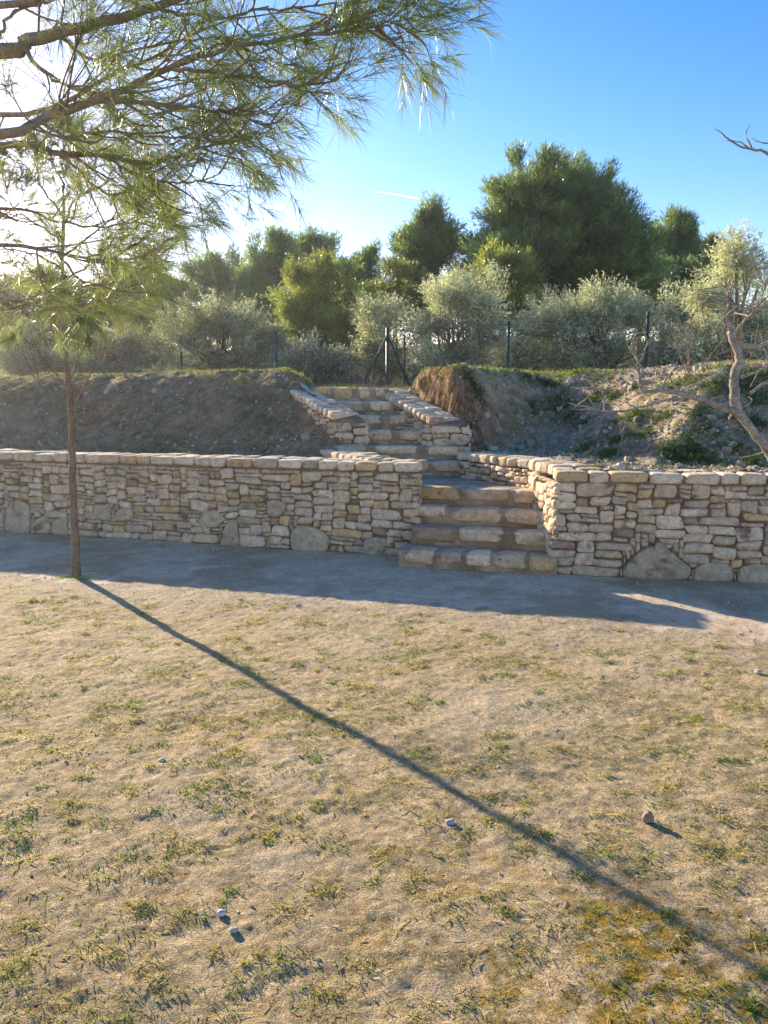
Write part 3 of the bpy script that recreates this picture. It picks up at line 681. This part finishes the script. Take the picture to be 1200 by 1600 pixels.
x = rng.uniform(-14, 12, 45000); y = rng.uniform(11.5, 24, 45000); ok = y > 12.3 - .45 * x * (x < 0) - .1 * x * (x > 0); x, y = x[ok], y[ok]; n = len(x)
blades(mb, np.c_[x, y, bank_h(x, y) - .01], rnd_dirs(n, rng.uniform(.6, 3, n)), rng.uniform(.06, .2, n), .012, np.where(rng.random((n, 1)) < .6, (.17, .20, .06), (.28, .23, .12)) * rng.uniform(.6, 1.3, (n, 1)), .3, seg=1)
# rootlets and dry stalks hanging on the cut earth
tag(mb.build('bank_grass', M_GRASS, smooth=False), 'green and dry grass tufts on the earth banks and the terrace above', 'grass', kind='stuff')
mb = MB(); n = 2600; t = rng.random(n) * .9; a_ = np.array(rs_near_r); b_ = np.array(rs_far_r); pp = a_ + (b_ - a_) * (t[:, None] * 1.0); off = rng.uniform(.1, .5, n); dd = nrm(b_ - a_)
x = pp[:, 0] + dd[1] * off; y = pp[:, 1] - dd[0] * off
blades(mb, np.c_[x, y, bank_h(x, y) + .01], np.c_[-dd[1] * np.ones(n) + rng.normal(0, .5, n), dd[0] * np.ones(n) * 1 + rng.normal(0, .5, n) - .6, -rng.uniform(.3, 2, n)], rng.uniform(.04, .18, n), .004, np.array((.38, .26, .15)) * rng.uniform(.4, 1.3, (n, 1)), .3)
tag(mb.build('hanging_roots', M_GRASS, smooth=False), 'thin reddish roots and dry grass hanging down the cut red earth', 'roots', kind='stuff')

# ------------------------------------------------------------------ fence
fpx = [(-150, 541), (12, 538), (142, 530), (282, 527), (431, 517), (605, 512), (795, 502), (1013, 487), (1290, 470)]
f0 = np.array([.07, 16.5]); fd = nrm(np.array([2.4, -1.35])); fence = empty('wire_fence', (f0[0], f0[1], 1.8), 'thin wire mesh fence with dark green posts along the top of the bank', 'fence')
fposts = []
for i, (px, py) in enumerate(fpx):
    r_ = ray(px, py); 
    # where this line of sight crosses the fence line
    A_ = np.array([[r_[0], -fd[0]], [r_[1], -fd[1]]]); t, s = np.linalg.solve(A_, f0); p = f0 + fd * s; ztop = 1.6 + r_[2] * t; fposts.append((p, ztop))
    mb = MB(); zb = float(bank_h(p[0], p[1], False)) - .2
    tube(mb, [(p[0], p[1], zb), (p[0], p[1], ztop)], .03, 8); child_build(mb, 'post', M_POST, fence)
p, zt = fposts[5]
for tx, ty, tz in ((p[0] - .62, p[1] - .05, 1.62), (p[0] + .52, p[1] + .25, 1.75)):
    mb = MB(); tube(mb, [(p[0], p[1], zt - .15), (tx, ty, tz)], .022, 6); child_build(mb, 'strut', M_POST, fence)
mb = MB(); tube(mb, [(p[0] + .38, p[1] + .6, 1.6), (p[0] + .38, p[1] + .6, zt - .1)], .022, 6); child_build(mb, 'post', M_POST, fence)
for (p, z1), (q, z2) in zip(fposts[:-1], fposts[1:]):
    mb = MB()
    for k_ in range(7):
        f = k_ / 6; tube(mb, [(p[0], p[1], z1 - .05 - f * 1.25), (q[0], q[1], z2 - .05 - f * 1.25)], .0022 if k_ % 3 else .0035, 3, cap=False)
    for k_ in range(1, 26):
        f = k_ / 26; c = p + (q - p) * f; z = z1 + (z2 - z1) * f; tube(mb, [(c[0], c[1], z - 1.3), (c[0], c[1], z - .05)], .0016, 3, cap=False)
    child_build(mb, 'wire_mesh', M_WIRE, fence)

# ------------------------------------------------------------------ trees behind
def tree(name, px, top, bot, wpx, D, kind, label, group, seed, blobs=None, cat='tree', tone=1.0):
    """crown filling the given part of the view at distance D: masses of shoots on limbs"""
    global rng
    keep_rng = rng; rng = np.random.default_rng(seed)
    c = at(px, (top + bot) / 2, D); base = np.array([c[0], c[1], float(bank_h(c[0], c[1], False))]); sc_ = D / 1200
    rz = (bot - top) / 2 * sc_; rx = wpx / 2 * sc_; ry = rx * .9
    e = empty(name, tuple(base), label, cat, group)
    # masses
    if blobs is None:
        blobs = [(0, -.2, .6, .75)]
        for _ in range(11):
            a_, q_ = rng.uniform(0, 6.28), rng.uniform(.45, .72); sz_ = rng.uniform(.26, .46); blobs.append((math.cos(a_) * q_, math.sin(a_) * q_ * 1.02, sz_, sz_ * rng.uniform(.7, 1.1)))
        blobs += [(rng.uniform(-.25, .25), .72, .28, .26), (-.45, -.75, .45, .3), (.45, -.75, .45, .3)]
    B = []
    for (bx, bz, br, brz) in blobs: B.append((c + np.array([bx * rx, rng.uniform(-.35, .35) * ry, -bz * rz * -1]), np.array([br * rx, br * ry, brz * rz])))
    # clumps over each mass
    P = []; O = []; 
    area = sum(4 * math.pi * b[1].mean() ** 2 for b in B); cs = {'pine': .50, 'bush': .42, 'olive': .34}[kind]
    ncl = int(area / (cs ** 2) * {'pine': .95, 'bush': .95, 'olive': .68}[kind])
    wts = np.array([b[1].mean() ** 2 for b in B]); wts /= wts.sum()
    bi = rng.choice(len(B), ncl, p=wts); dirs = nrm(rng.normal(size=(ncl, 3))); rad = np.where(rng.random(ncl) < .75, rng.uniform(.86, 1.1, ncl), rng.uniform(.5, .9, ncl))
    cen = np.array([B[i][0] for i in bi]); rr = np.array([B[i][1] for i in bi]); CP = cen + dirs * rr * rad[:, None] 
    CP += (fbm(CP, .9, 2, seed) * .5 + rng.normal(0, .12, ncl))[:, None] * dirs
    lowest = base[2] + (.15 if kind != 'olive' else .35); CP[:, 2] = np.maximum(CP[:, 2], lowest + rng.uniform(0, .3, ncl))
    tonec = rng.uniform(.5, 1.5, ncl)
    ns, nn, ln, wd, spread = {'pine': (30, 11, .17, .026, .5), 'bush': (30, 9, .12, .022, .7), 'olive': (24, 9, .075, .020, .9)}[kind]
    # shoots
    ci = np.repeat(np.arange(ncl), ns); N = len(ci); cr = cs * rng.uniform(.5, 1.05, ncl)[ci]
    off = rng.normal(0, {'pine': .25, 'bush': .28, 'olive': .36}[kind], (N, 3)) * np.array([1.15, 1.15, .8]) * cr[:, None]; SP = CP[ci] + off
    up = {'pine': .9, 'bush': .7, 'olive': .5}[kind]
    SD = nrm(dirs[ci] * .8 + off / cs * .8 + np.array([0, 0, up]) + rng.normal(0, .35, (N, 3)))
    si = np.repeat(np.arange(N), nn); M = len(si); along = rng.uniform(-.1, {'pine': .34, 'bush': .2, 'olive': .22}[kind], M)[:, None]
    BB = SP[si] + SD[si] * along * (1.3 if kind != 'olive' else 1.0); DD = nrm(SD[si] + rng.normal(0, spread, (M, 3)))
    base_c = {'pine': np.array((.18, .255, .095)), 'bush': np.array((.29, .33, .09)), 'olive': np.array((.44, .45, .31))}[kind] * tone
    cc = base_c * (tonec[ci] * rng.uniform(.8, 1.2, N))[si][:, None] * rng.uniform(.75, 1.25, (M, 1))
    if kind == 'olive': cc = np.where(rng.random((M, 1)) < .4, cc * np.array((1.55, 1.45, 1.75)), cc)
    mbc = MB(); blades(mbc, BB, DD, rng.uniform(.7, 1.2, M) * ln, wd, cc, .05, seg=1)
    if kind == 'olive':   # leaves as small lozenges
        pass
    # trunk and limbs
    mbt = MB(); tc_ = (.20, .16, .12) if kind != 'olive' else (.24, .20, .15)
    tr = .028 * (rz * 2 + 1) + .04
    if kind == 'olive':
        for k_ in range(4):
            f = base + np.array([rng.normal(0, .12), rng.normal(0, .12), -.2]); g = c + np.array([rng.uniform(-.6, .6) * rx, rng.uniform(-.5, .5) * ry, rz * rng.uniform(-.2, .3)])
            mid = (f + g) / 2 + np.array([rng.normal(0, .12), rng.normal(0, .12), -.05]); tube(mbt, spline([f, mid, g], 10), np.linspace(.055, .02, 10), 6, col=tc_)
        nl = 60
    else:
        tube(mbt, spline([base - [0, 0, .3], base * .5 + c * .5 + [rng.normal(0, .15), 0, 0], c + [rng.normal(0, .2) * rx, 0, rz * .55]], 14), np.linspace(tr, tr * .25, 14), 8, col=tc_)
        nl = 46
    pick = rng.choice(ncl, min(nl, ncl), replace=False)
    for i in pick:
        if kind == 'olive': s0 = base + np.array([0, 0, rng.uniform(.3, .6) * (c[2] - base[2] + .2)]) + rng.normal(0, .12, 3)
        else: s0 = base * .25 + c * .75 + np.array([0, 0, (CP[i][2] - c[2]) * .55 - .3 * rz * .5])
        g = CP[i]; mid = (s0 + g) / 2 + rng.normal(0, .1, 3) + [0, 0, -.08]
        L_ = np.linalg.norm(g - s0); tube(mbt, spline([s0, mid, g], 7), np.linspace(.012 + .012 * L_, .006, 7), 4, col=tc_, cap=False)
    child_build(mbt, 'trunk', M_TWIG, e); child_build(mbc, 'crown', M_NEEDLE if kind != 'olive' else M_LEAF, e)
    rng = keep_rng; return e
GP, GO = 'pines beyond the fence', 'olive trees behind the fence'
tree('pine_tree', 868, 258, 500, 268, 27, 'pine', 'tallest and broadest dark pine, with a rounded domed crown', GP, 301,
     [(0, .05, .62, .7), (-.38, -.25, .5, .36), (.4, -.2, .5, .42), (-.62, .0, .3, .26), (.02, .68, .36, .26), (.36, .52, .36, .3), (-.30, .56, .34, .26), (-.66, -.42, .34, .28), (.72, -.5, .3, .32), (-.12, -.6, .5, .34), (.62, .22, .32, .3), (-.5, .32, .28, .2), (-.1, .3, .3, .2), (.2, -.1, .3, .25), (-.35, .1, .25, .18), (.8, -.15, .2, .2), (-.82, -.2, .2, .2)])
tree('pine_tree', 668, 312, 475, 120, 29, 'pine', 'pointed dark pine left of the tallest pine', GP, 302, [(0, -.3, .72, .6), (.1, .45, .42, .5), (-.45, -.05, .42, .4), (.5, .05, .42, .45), (.05, .1, .55, .5), (-.2, -.7, .6, .35)])
tree('pine_tree', 1042, 342, 470, 92, 36, 'pine', 'dark rounded pine just right of the tallest pine', GP, 303)
tree('pine_tree', 430, 374, 530, 105, 33, 'pine', 'broad grey green pine, left one of the pair in the middle left of the row', GP, 304, tone=1.25)
tree('pine_tree', 490, 368, 520, 75, 34, 'pine', 'taller grey green pine, right one of the pair in the middle left of the row', GP, 305, tone=1.15)
tree('pine_tree', 340, 400, 515, 110, 36, 'pine', 'dark spreading pine with sky showing through, left of the paired pines', GP, 306)
tree('pine_tree', 248, 442, 560, 105, 34, 'pine', 'low dark pine beside the needles of the young pine', GP, 307, tone=.9)
tree('pine_tree', 30, 440, 575, 140, 30, 'pine', 'dark pine at the far left edge behind the olive trees', GP, 308, tone=.6)
tree('pine_tree', 130, 450, 570, 140, 33, 'pine', 'low dark pine seen behind the trunk of the young pine', GP, 309, tone=.6)
tree('pine_tree', 195, 438, 575, 130, 35, 'pine', 'low dark pine between the young pine trunk and the spreading dark pine', GP, 318, tone=.6)
tree('pine_tree', 85, 448, 575, 150, 36, 'pine', 'low dark pine just left of the young pine trunk', GP, 319, tone=.6)
tree('pine_tree', 572, 392, 480, 62, 34, 'pine', 'small grey pine top peeping over the yellow green pines', GP, 310, tone=1.3)
tree('pine_tree', 1104, 380, 470, 46, 40, 'pine', 'small distant pine top left of the large olive tree', GP, 311)
tree('pine_tree', 1000, 415, 500, 190, 31, 'pine', 'low dark spreading pine skirt under the rounded pine on the right', GP, 312, tone=.85)
tree('pine_tree', 505, 400, 560, 112, 25, 'bush', 'yellow green bushy pine, left one of the light green group', GP, 313)
tree('pine_tree', 556, 418, 545, 92, 24.5, 'bush', 'brightest yellow green bushy pine in the middle of the row', GP, 314, tone=1.15)
tree('pine_tree', 625, 405, 490, 85, 26, 'bush', 'small yellow green pine below the pointed dark pine', GP, 315)
tree('pine_tree', 790, 400, 510, 110, 24, 'bush', 'golden green young pine in front of the tallest pine', GP, 316, tone=1.1)
tree('pine_tree', 930, 405, 500, 110, 25, 'bush', 'dull green bushy pine before the right side of the tallest pine', GP, 317, tone=.6)
tree('olive_tree', 712, 432, 585, 165, 17.2, 'olive', 'silver grey olive with many bare twigs, right of the braced fence post', GO, 331, tone=1.05)
tree('olive_tree', 935, 455, 580, 200, 16.5, 'olive', 'wide silvery olive beneath the right side of the tallest pine', GO, 332)
tree('olive_tree', 1150, 378, 575, 175, 14.0, 'olive', 'largest olive tree, at the right edge behind the bare branch', GO, 333, tone=1.05)
tree('olive_tree', 345, 487, 590, 195, 20.5, 'olive', 'wide green olive standing behind the fence on the left', GO, 334, tone=.75)
tree('olive_tree', 180, 512, 590, 100, 21, 'olive', 'small round olive right of the young pine trunk', GO, 335, tone=.65)
tree('olive_tree', 60, 500, 600, 130, 21, 'olive', 'olive tree left of the young pine trunk', GO, 336, tone=.65)
tree('olive_tree', 590, 468, 605, 105, 18.5, 'olive', 'grey olive just behind the braced fence post', GO, 337, tone=.85)
tree('olive_tree', 503, 535, 612, 115, 18.2, 'olive', 'low olive bush behind the top of the stairs', GO, 338, tone=.8)
tree('olive_tree', 835, 500, 580, 90, 19, 'olive', 'small olive between the twiggy olive and the wide silvery one', GO, 339, tone=.85)
tree('olive_tree', 1060, 490, 580, 100, 15.2, 'olive', 'narrow olive next to the right fence post', GO, 340, tone=.95)
tree('olive_tree', 432, 520, 600, 70, 21, 'olive', 'small dull olive behind the fence post nearest the stairs on the left', GO, 341, tone=.7)

# ------------------------------------------------------------------ needles for near pines
def needle_shoots(mb, P, D, per, ln, wd, col, sl_=.10, spread=.55):
    n = len(P); si = np.repeat(np.arange(n), per); M = len(si); D = nrm(D)
    al = rng.random(M) ** .8; B = P[si] + D[si] * (al * sl_)[:, None]; DD = nrm(D[si] + rng.normal(0, spread, (M, 3)) * (1.1 - .4 * al)[:, None])
    cc = np.array(col) * rng.uniform(.75, 1.3, (n, 1))[si] * rng.uniform(.8, 1.2, (M, 1)); dry = rng.random(M) < .04
    cc = np.where(dry[:, None], (.30, .20, .09), cc)
    blades(mb, B, DD, rng.uniform(.7, 1.1, M) * ln, wd, cc, .12)
def twigs(mbt, mbn, line, n, l0, l1, per, ln, wd, col, start=.15, tcol=(.26, .19, .13), r0=.0045, shoots=6, grav=-.0, spread3=.6):
    """side twigs along a limb, each bearing needle shoots"""
    T = nrm(np.gradient(line, axis=0)); P_, D_ = [], []
    for k_ in range(n):
        f = start + (1 - start) * (k_ + rng.random()) / n; i = min(int(f * (len(line) - 1)), len(line) - 2); p = line[i] + (line[i + 1] - line[i]) * rng.random()
        L = rng.uniform(l0, l1) * (1.15 - .5 * f); d = nrm(T[i] * rng.uniform(.5, 1.1) + rng.normal(0, spread3, 3) + [0, 0, grav])
        e = p + d * L + [0, 0, .10 * L]; m_ = (p + e) / 2 + rng.normal(0, .05 * L, 3) + [0, 0, -.06 * L]
        tw = spline([p, m_, e], 9); tube(mbt, tw, np.linspace(r0, .0022, 9), 4, col=tcol, cap=False); td = nrm(np.gradient(tw, axis=0))
        P_.append(tw[-1]); D_.append(td[-1])
        for s in range(shoots):
            j = int(rng.integers(3, 9)); dd = nrm(td[j] + rng.normal(0, .55, 3)); sl_ = rng.uniform(.03, .14); q = tw[j] + dd * sl_
            tube(mbt, [tw[j], q], [.002, .0015], 3, col=tcol, cap=False); P_.append(q); D_.append(dd)
    needle_shoots(mbn, np.array(P_), np.array(D_), per, ln, wd, col)

# overhanging pine, trunk just outside the left edge
trunkb = np.array([-3.35, 3.2, 0]); op = empty('pine_tree', tuple(trunkb), 'large pine whose needled branches hang into the upper left corner, close to the camera', 'tree')
mbt, mbn = MB(), MB()
trl = spline([trunkb - [0, 0, .2], trunkb + [.05, .02, 1.5], trunkb + [-.05, .05, 3.2], trunkb + [.1, 0, 5.0], trunkb + [.05, .1, 6.6]], 30)
tube(mbt, trl, np.linspace(.19, .05, 30), 14, col=(.20, .155, .115), rough=.02)
def limb(pts, r0, r1, hook, n=26):
    P = [at(px, py, Y_) for px, py, Y_ in pts]
    if hook is not None: P = [trl[hook]] + [trl[hook] * .45 + P[0] * .55 + [0, 0, .02]] + P
    l = spline(P, n, .004); tube(mbt, l, np.linspace(r0 * .72, r1 * .7, n), 7, col=(.27, .215, .165)); return l
limbs = [
 (limb([(0, 78, 3.0), (36, 66, 3.0), (90, 51, 3.0), (180, 30, 3.0), (240, 12, 3.05), (330, -12, 3.1), (450, -50, 3.2)], .045, .012, 13), 22),
 (limb([(0, 210, 2.8), (60, 186, 2.8), (150, 156, 2.8), (252, 114, 2.85), (360, 75, 2.9), (500, 50, 3.0), (600, 10, 3.1)], .03, .005, 12), 52),
 (limb([(0, 228, 3.0), (90, 237, 3.0), (168, 246, 3.0), (240, 252, 3.05), (290, 238, 3.1), (340, 225, 3.1), (400, 205, 3.15)], .022, .004, 11), 34),
 (limb([(0, 180, 3.2), (90, 165, 3.2), (180, 114, 3.2), (240, 90, 3.2), (330, 40, 3.2), (420, 10, 3.2)], .018, .004, 12), 34),
 (limb([(0, 385, 3.1), (90, 393, 3.1), (160, 405, 3.2), (225, 372, 3.3)], .016, .004, 10), 18),
 (limb([(0, 325, 3.5), (90, 345, 3.5), (180, 352, 3.5), (240, 335, 3.5)], .014, .004, 10), 16),
 (limb([(-30, 470, 3.3), (30, 470, 3.3), (90, 485, 3.3), (150, 465, 3.4)], .012, .004, 9), 7),
 (limb([(0, 10, 2.7), (80, -20, 2.7), (200, -40, 2.8), (400, -60, 2.9), (540, -35, 3.0), (610, -15, 3.0)], .02, .005, 14), 22),
]
subl = [
 (limb([(36, 75, 3.0), (78, 120, 3.0), (144, 144, 3.05), (240, 160, 3.1), (330, 180, 3.1)], .012, .004, None), 20),
 (limb([(150, 156, 2.8), (270, 166, 2.85), (360, 175, 2.9), (425, 198, 2.95)], .011, .004, None), 24),
 (limb([(270, 108, 2.85), (390, 120, 2.9), (480, 132, 2.95), (530, 118, 3.0)], .010, .004, None), 26),
 (limb([(480, 54, 2.95), (560, 45, 3.0), (605, 40, 3.0), (645, 22, 3.05)], .009, .003, None), 22),
 (limb([(168, 246, 3.0), (220, 275, 3.0), (290, 285, 3.05), (345, 270, 3.1)], .008, .003, None), 17),
 (limb([(90, 237, 3.0), (150, 290, 3.05), (210, 320, 3.1), (235, 310, 3.1)], .008, .003, None), 11),
 (limb([(90, 51, 3.0), (140, 90, 3.1), (230, 75, 3.1), (330, 60, 3.1), (420, 70, 3.1)], .010, .003, None), 20),
 (limb([(240, 12, 3.05), (330, 25, 3.05), (450, 10, 3.1), (560, 5, 3.1)], .010, .003, None), 20),
 (limb([(60, 186, 2.8), (110, 215, 2.8), (180, 205, 2.85), (260, 215, 2.9), (330, 205, 2.9)], .009, .003, None), 16),
 (limb([(90, 393, 3.1), (130, 440, 3.2), (190, 440, 3.3), (225, 415, 3.3)], .008, .003, None), 9),
 (limb([(0, 60, 3.1), (20, 20, 3.1), (70, 5, 3.1), (120, -10, 3.1)], .010, .003, None), 10),
]
NC = (.22, .27, .11)
for l, n in limbs: twigs(mbt, mbn, l, int(n * .6), .12, .34, 27, .12, .0021, NC, start=.28, grav=.0, shoots=3, spread3=.45)
for l, n in subl: twigs(mbt, mbn, l, int(n * .55), .10, .27, 27, .12, .0021, NC, start=.1, grav=-.05, shoots=3, spread3=.45)
# the rest of its crown, higher and outside the view
for k_ in range(26):
    z_ = rng.uniform(3.6, 6.6); a = rng.uniform(1.2, 5.2); L = 2.2 * (7.4 - z_) / 3; i = int(np.clip(z_ / 6.6 * 29, 0, 29)); s0 = trl[i]; e = s0 + np.array([math.cos(a) * L, math.sin(a) * L, rng.uniform(.2, .9)])
    l = spline([s0, (s0 + e) / 2 - [0, 0, .1], e], 14); tube(mbt, l, np.linspace(.03, .006, 14), 5, col=(.19, .15, .115)); twigs(mbt, mbn, l, 12, .2, .5, 26, .12, .005, NC, start=.3)
child_build(mbt, 'trunk', M_TWIG, op); child_build(mbn, 'needles', M_NEEDLE, op)

# young pine on the lawn edge
yb = np.array([*ground_px(118, 900), 0]); yp = empty('pine_tree', tuple(yb), 'young pine with a slender lichen spotted trunk on the edge of the lawn', 'tree')
mbt, mbn = MB(), MB()
pt = [yb - [0, 0, .1]] + [at(px, py, yb[1] + dy) for px, py, dy in [(118, 890, 0), (117, 840, 0), (115, 790, 0), (114, 740, 0), (112, 700, .0), (113, 660, 0), (109, 620, .02), (106, 585, .02), (102, 550, .03), (100, 520, .03), (99, 490, .05), (97, 430, .07), (100, 350, .1), (98, 290, .1)]]
ytr = spline(pt, 44, .003); rad = np.interp(np.linspace(0, 1, 44), [0, .03, .12, .4, .65, 1], [.075, .046, .035, .028, .020, .009]); tube(mbt, ytr, rad, 16, col=(.22, .165, .11), rough=.012, seed=4)
def ybranch(pts, r0, n, dY=0, tc=(.20, .14, .10), needles=True, per=30):
    l = spline([at(px, py, yb[1] + d_) for px, py, d_ in pts], 16, .006); tube(mbt, l, np.linspace(r0, .003, 16), 5, col=tc)
    if needles: twigs(mbt, mbn, l, n, .15, .42, 36, .16, .0040, (.17, .215, .09), start=.3, r0=.006, shoots=4, spread3=.5)
    else:
        for k_ in range(n):
            i = int(rng.integers(4, 15)); d = nrm(np.array([rng.normal(), rng.normal() * .5, rng.normal() * .8 + .3])); tube(mbt, spline([l[i], l[i] + d * .12, l[i] + d * .22 + [0, 0, .04]], 6), np.linspace(.004, .0015, 6), 4, col=tc, cap=False)
for pts in [[(99, 480, .05), (140, 475, .2), (180, 458, .3), (225, 440, .4)], [(98, 460, .05), (60, 470, -.1), (25, 480, -.1), (-10, 490, 0)], [(98, 440, .05), (130, 420, -.3), (170, 400, -.4), (215, 385, -.4)],
            [(98, 420, .05), (60, 400, .3), (20, 390, .4), (-30, 385, .4)], [(99, 400, .08), (140, 370, .3), (180, 340, .4), (220, 330, .4)], [(99, 380, .08), (60, 350, -.2), (20, 330, -.3), (-20, 320, -.3)],
            [(100, 350, .1), (120, 310, -.1), (160, 290, -.1), (190, 270, 0)], [(100, 340, .1), (70, 300, .2), (50, 270, .2), (30, 250, .2)], [(98, 300, .1), (98, 260, .1), (102, 220, .1)], [(98, 470, .05), (110, 480, -.5), (130, 485, -.9)], [(98, 450, .05), (80, 440, .6), (70, 430, 1.0)]]:
    ybranch(pts, .012, 10)
for pts, n in [([(109, 612, 0), (80, 575, .1), (55, 545, .15), (30, 520, .2)], 8), ([(111, 640, 0), (130, 610, -.05), (150, 565, -.1), (160, 530, -.1)], 10), ([(111, 655, 0), (135, 665, .1), (165, 650, .2), (190, 625, .3)], 8), ([(107, 600, 0), (125, 560, .1), (140, 520, .1), (145, 490, .1)], 8), ([(113, 690, 0), (118, 670, -.05), (112, 630, -.05), (118, 618, 0)], 1), ([(103, 570, 0), (75, 540, 0), (65, 500, 0), (50, 470, 0)], 8)]:
    ybranch(pts, .009, n, needles=False, tc=(.26, .16, .12))
child_build(mbt, 'trunk', M_BARK, yp); child_build(mbn, 'needles', M_NEEDLE, yp)

# bare tree on the right, trunk outside the frame
bb = np.array([2.75, 4.3, 0]); bt = empty('bare_tree', tuple(bb), 'leafless tree reaching in from the right edge with a crooked grey branch', 'tree')
mbt = MB(); tcol = (.35, .315, .265)
bt0 = spline([bb - [0, 0, .1], bb + [.03, 0, .6], bb + [-.02, .03, 1.1], bb + [.12, .1, 1.9], bb + [.05, .0, 2.8], bb + [.1, .0, 3.6]], 30); tube(mbt, bt0, np.linspace(.10, .03, 30), 12, col=tcol, rough=.01)
def bl(pts, r0, r1, n=22, kids=0, D=4.4, lk=.25, hook=None):
    P = [at(px, py, D + (dd[0] if dd else 0)) for px, py, *dd in pts]
    if hook is not None: P = [hook] + P
    l = spline(P, n, .0035); tube(mbt, l, np.linspace(r0, r1, n), 8, col=tcol, rough=r0 * .2, seed=int(pts[0][0]))
    for k_ in range(kids * 2):
        i = int(rng.integers(5, n)); d = nrm(np.array([rng.normal() * .8 - .1, rng.normal() * .7, rng.normal() * .6 + .5])); L = rng.uniform(.4, 1) * lk
        tube(mbt, spline([l[i - 1], l[i - 1] + d * L * .5 + rng.normal(0, .02, 3), l[i - 1] + d * L], 6), np.linspace(.005, .0015, 6), 4, col=tcol, cap=False)
    return l
bl([(1222, 730), (1200, 703), (1181, 678), (1152, 645), (1123, 635), (1087, 620), (1032, 611), (1003, 611)], .036, .010, 26, 3, hook=bt0[7])
bl([(1151, 645), (1148, 615), (1147, 588), (1156, 562), (1148, 537), (1141, 518)], .031, .021, 20, 2)
bl([(1150, 540), (1180, 542), (1212, 530), (1240, 500)], .018, .008, 12, 3)
bl([(1142, 518), (1130, 500), (1140, 470), (1132, 440)], .010, .003, 12, 4)
bl([(1145, 522), (1165, 500), (1185, 480), (1200, 440)], .008, .003, 12, 5)
bl([(1003, 612), (1000, 600), (998, 578), (995, 560), (982, 540)], .014, .004, 14, 5, lk=.15)
bl([(998, 568), (1006, 552), (1011, 537)], .007, .003, 8, 2, lk=.12)
bl([(1025, 614), (1045, 590), (1058, 565)], .009, .003, 10, 3, lk=.15)
bl([(1060, 622), (1020, 630), (975, 643), (935, 640), (890, 630)], .008, .003, 14, 4, lk=.15)
bl([(1158, 590), (1185, 580), (1215, 570)], .009, .006, 8, 2)
bl([(1172, 615), (1195, 600), (1225, 585)], .009, .007, 8, 1)
bl([(1148, 640), (1140, 658), (1150, 668)], .010, .004, 6, 0)
bl([(1240, 260), (1200, 238), (1175, 234), (1150, 226), (1130, 210), (1116, 198)], .011, .002, 16, 0, hook=bt0[24])
bl([(1172, 234), (1155, 222), (1135, 220)], .005, .0015, 8); bl([(1182, 236), (1165, 215), (1172, 195)], .005, .0015, 8); bl([(1212, 226), (1190, 222), (1176, 216)], .005, .0015, 8)
for k_ in range(16):
    i = int(rng.integers(14, 29)); a = rng.uniform(-1.6, 1.6); L = rng.uniform(.6, 1.3); e = bt0[i] + np.array([math.cos(a) * L, math.sin(a) * L, rng.uniform(.3, .9)]); tube(mbt, spline([bt0[i], (bt0[i] + e) / 2 + rng.normal(0, .06, 3), e], 10), np.linspace(.018, .003, 10), 5, col=tcol)
child_build(mbt, 'trunk', M_BARKG, bt)

# bare shrubs and sticks on the banks
def shrub(px, py, h, n, label, seed, col=(.26, .19, .13), spread=.5):
    bx, by = bank_pt(px, py); bz = float(bank_h(bx, by)); r = np.random.default_rng(seed); mb = MB()
    for k_ in range(n):
        d = nrm(np.array([r.normal(0, spread), r.normal(0, spread), 1])); L = h * r.uniform(.6, 1.1); p = np.array([bx + r.normal(0, .03), by + r.normal(0, .03), bz - .03]); l = spline([p, p + d * L * .5 + r.normal(0, .03, 3), p + d * L + [0, 0, .02]], 9); tube(mb, l, np.linspace(.007, .002, 9), 4, col=col, cap=False)
        for q in range(5):
            i = int(r.integers(3, 9)); dd = nrm(d + r.normal(0, .6, 3)); tube(mb, [l[i - 1], l[i - 1] + dd * L * r.uniform(.15, .35)], [.003, .0012], 3, col=col, cap=False)
    o = mb.build('bare_shrub', M_TWIG, origin=(bx, by, bz)); tag(o, label, 'shrub')
shrub(935, 615, .5, 5, 'thin bare shrub on the right bank left of the forked branch tip', 1)
shrub(975, 712, .35, 3, 'dry sticks standing at the foot of the right bank', 2, (.33, .27, .22), .3)
shrub(1075, 590, .7, 6, 'pinkish bare shrub between the fence post and the crooked branch', 3, (.34, .23, .18), .3)
shrub(60, 600, .8, 6, 'bare shrub on the bank left of the young pine', 4, (.2, .16, .13))
shrub(200, 592, .7, 6, 'bare twiggy shrub on the bank right of the young pine', 5, (.2, .16, .13))
shrub(575, 600, .6, 8, 'brown twiggy shrub behind the top of the stairs', 6, (.25, .2, .15), .6)
shrub(1150, 590, 1.0, 8, 'tall orange brown twiggy shrub behind the crooked branch', 7, (.33, .21, .12), .35)

# ------------------------------------------------------------------ contrail
a, b = at(585, 299, 2500), at(660, 312, 2500); mb = MB(); tube(mb, spline([a, (a + b) / 2 + [0, 0, 2], b], 14), np.linspace(1.0, 3.2, 14), 8)
tag(mb.build('contrail', M_CLOUD, origin=tuple(a)), 'short white aeroplane contrail in the blue sky', 'contrail')

# ------------------------------------------------------------------ air
mh = bpy.data.materials.new('haze_air'); mh.use_nodes = True; mh.node_tree.nodes.clear()
vo = mh.node_tree.nodes.new('ShaderNodeVolumePrincipled'); oo = mh.node_tree.nodes.new('ShaderNodeOutputMaterial'); mh.node_tree.links.new(vo.outputs[0], oo.inputs['Volume'])
vo.inputs['Color'].default_value = (.95, .96, 1, 1); vo.inputs['Density'].default_value = .0008; vo.inputs['Anisotropy'].default_value = .72
mb = MB(); box(mb, (-515, -310, -3), (515, 715, 15)); hz = mb.build('haze', mh, smooth=False); tag(hz, kind='stuff')
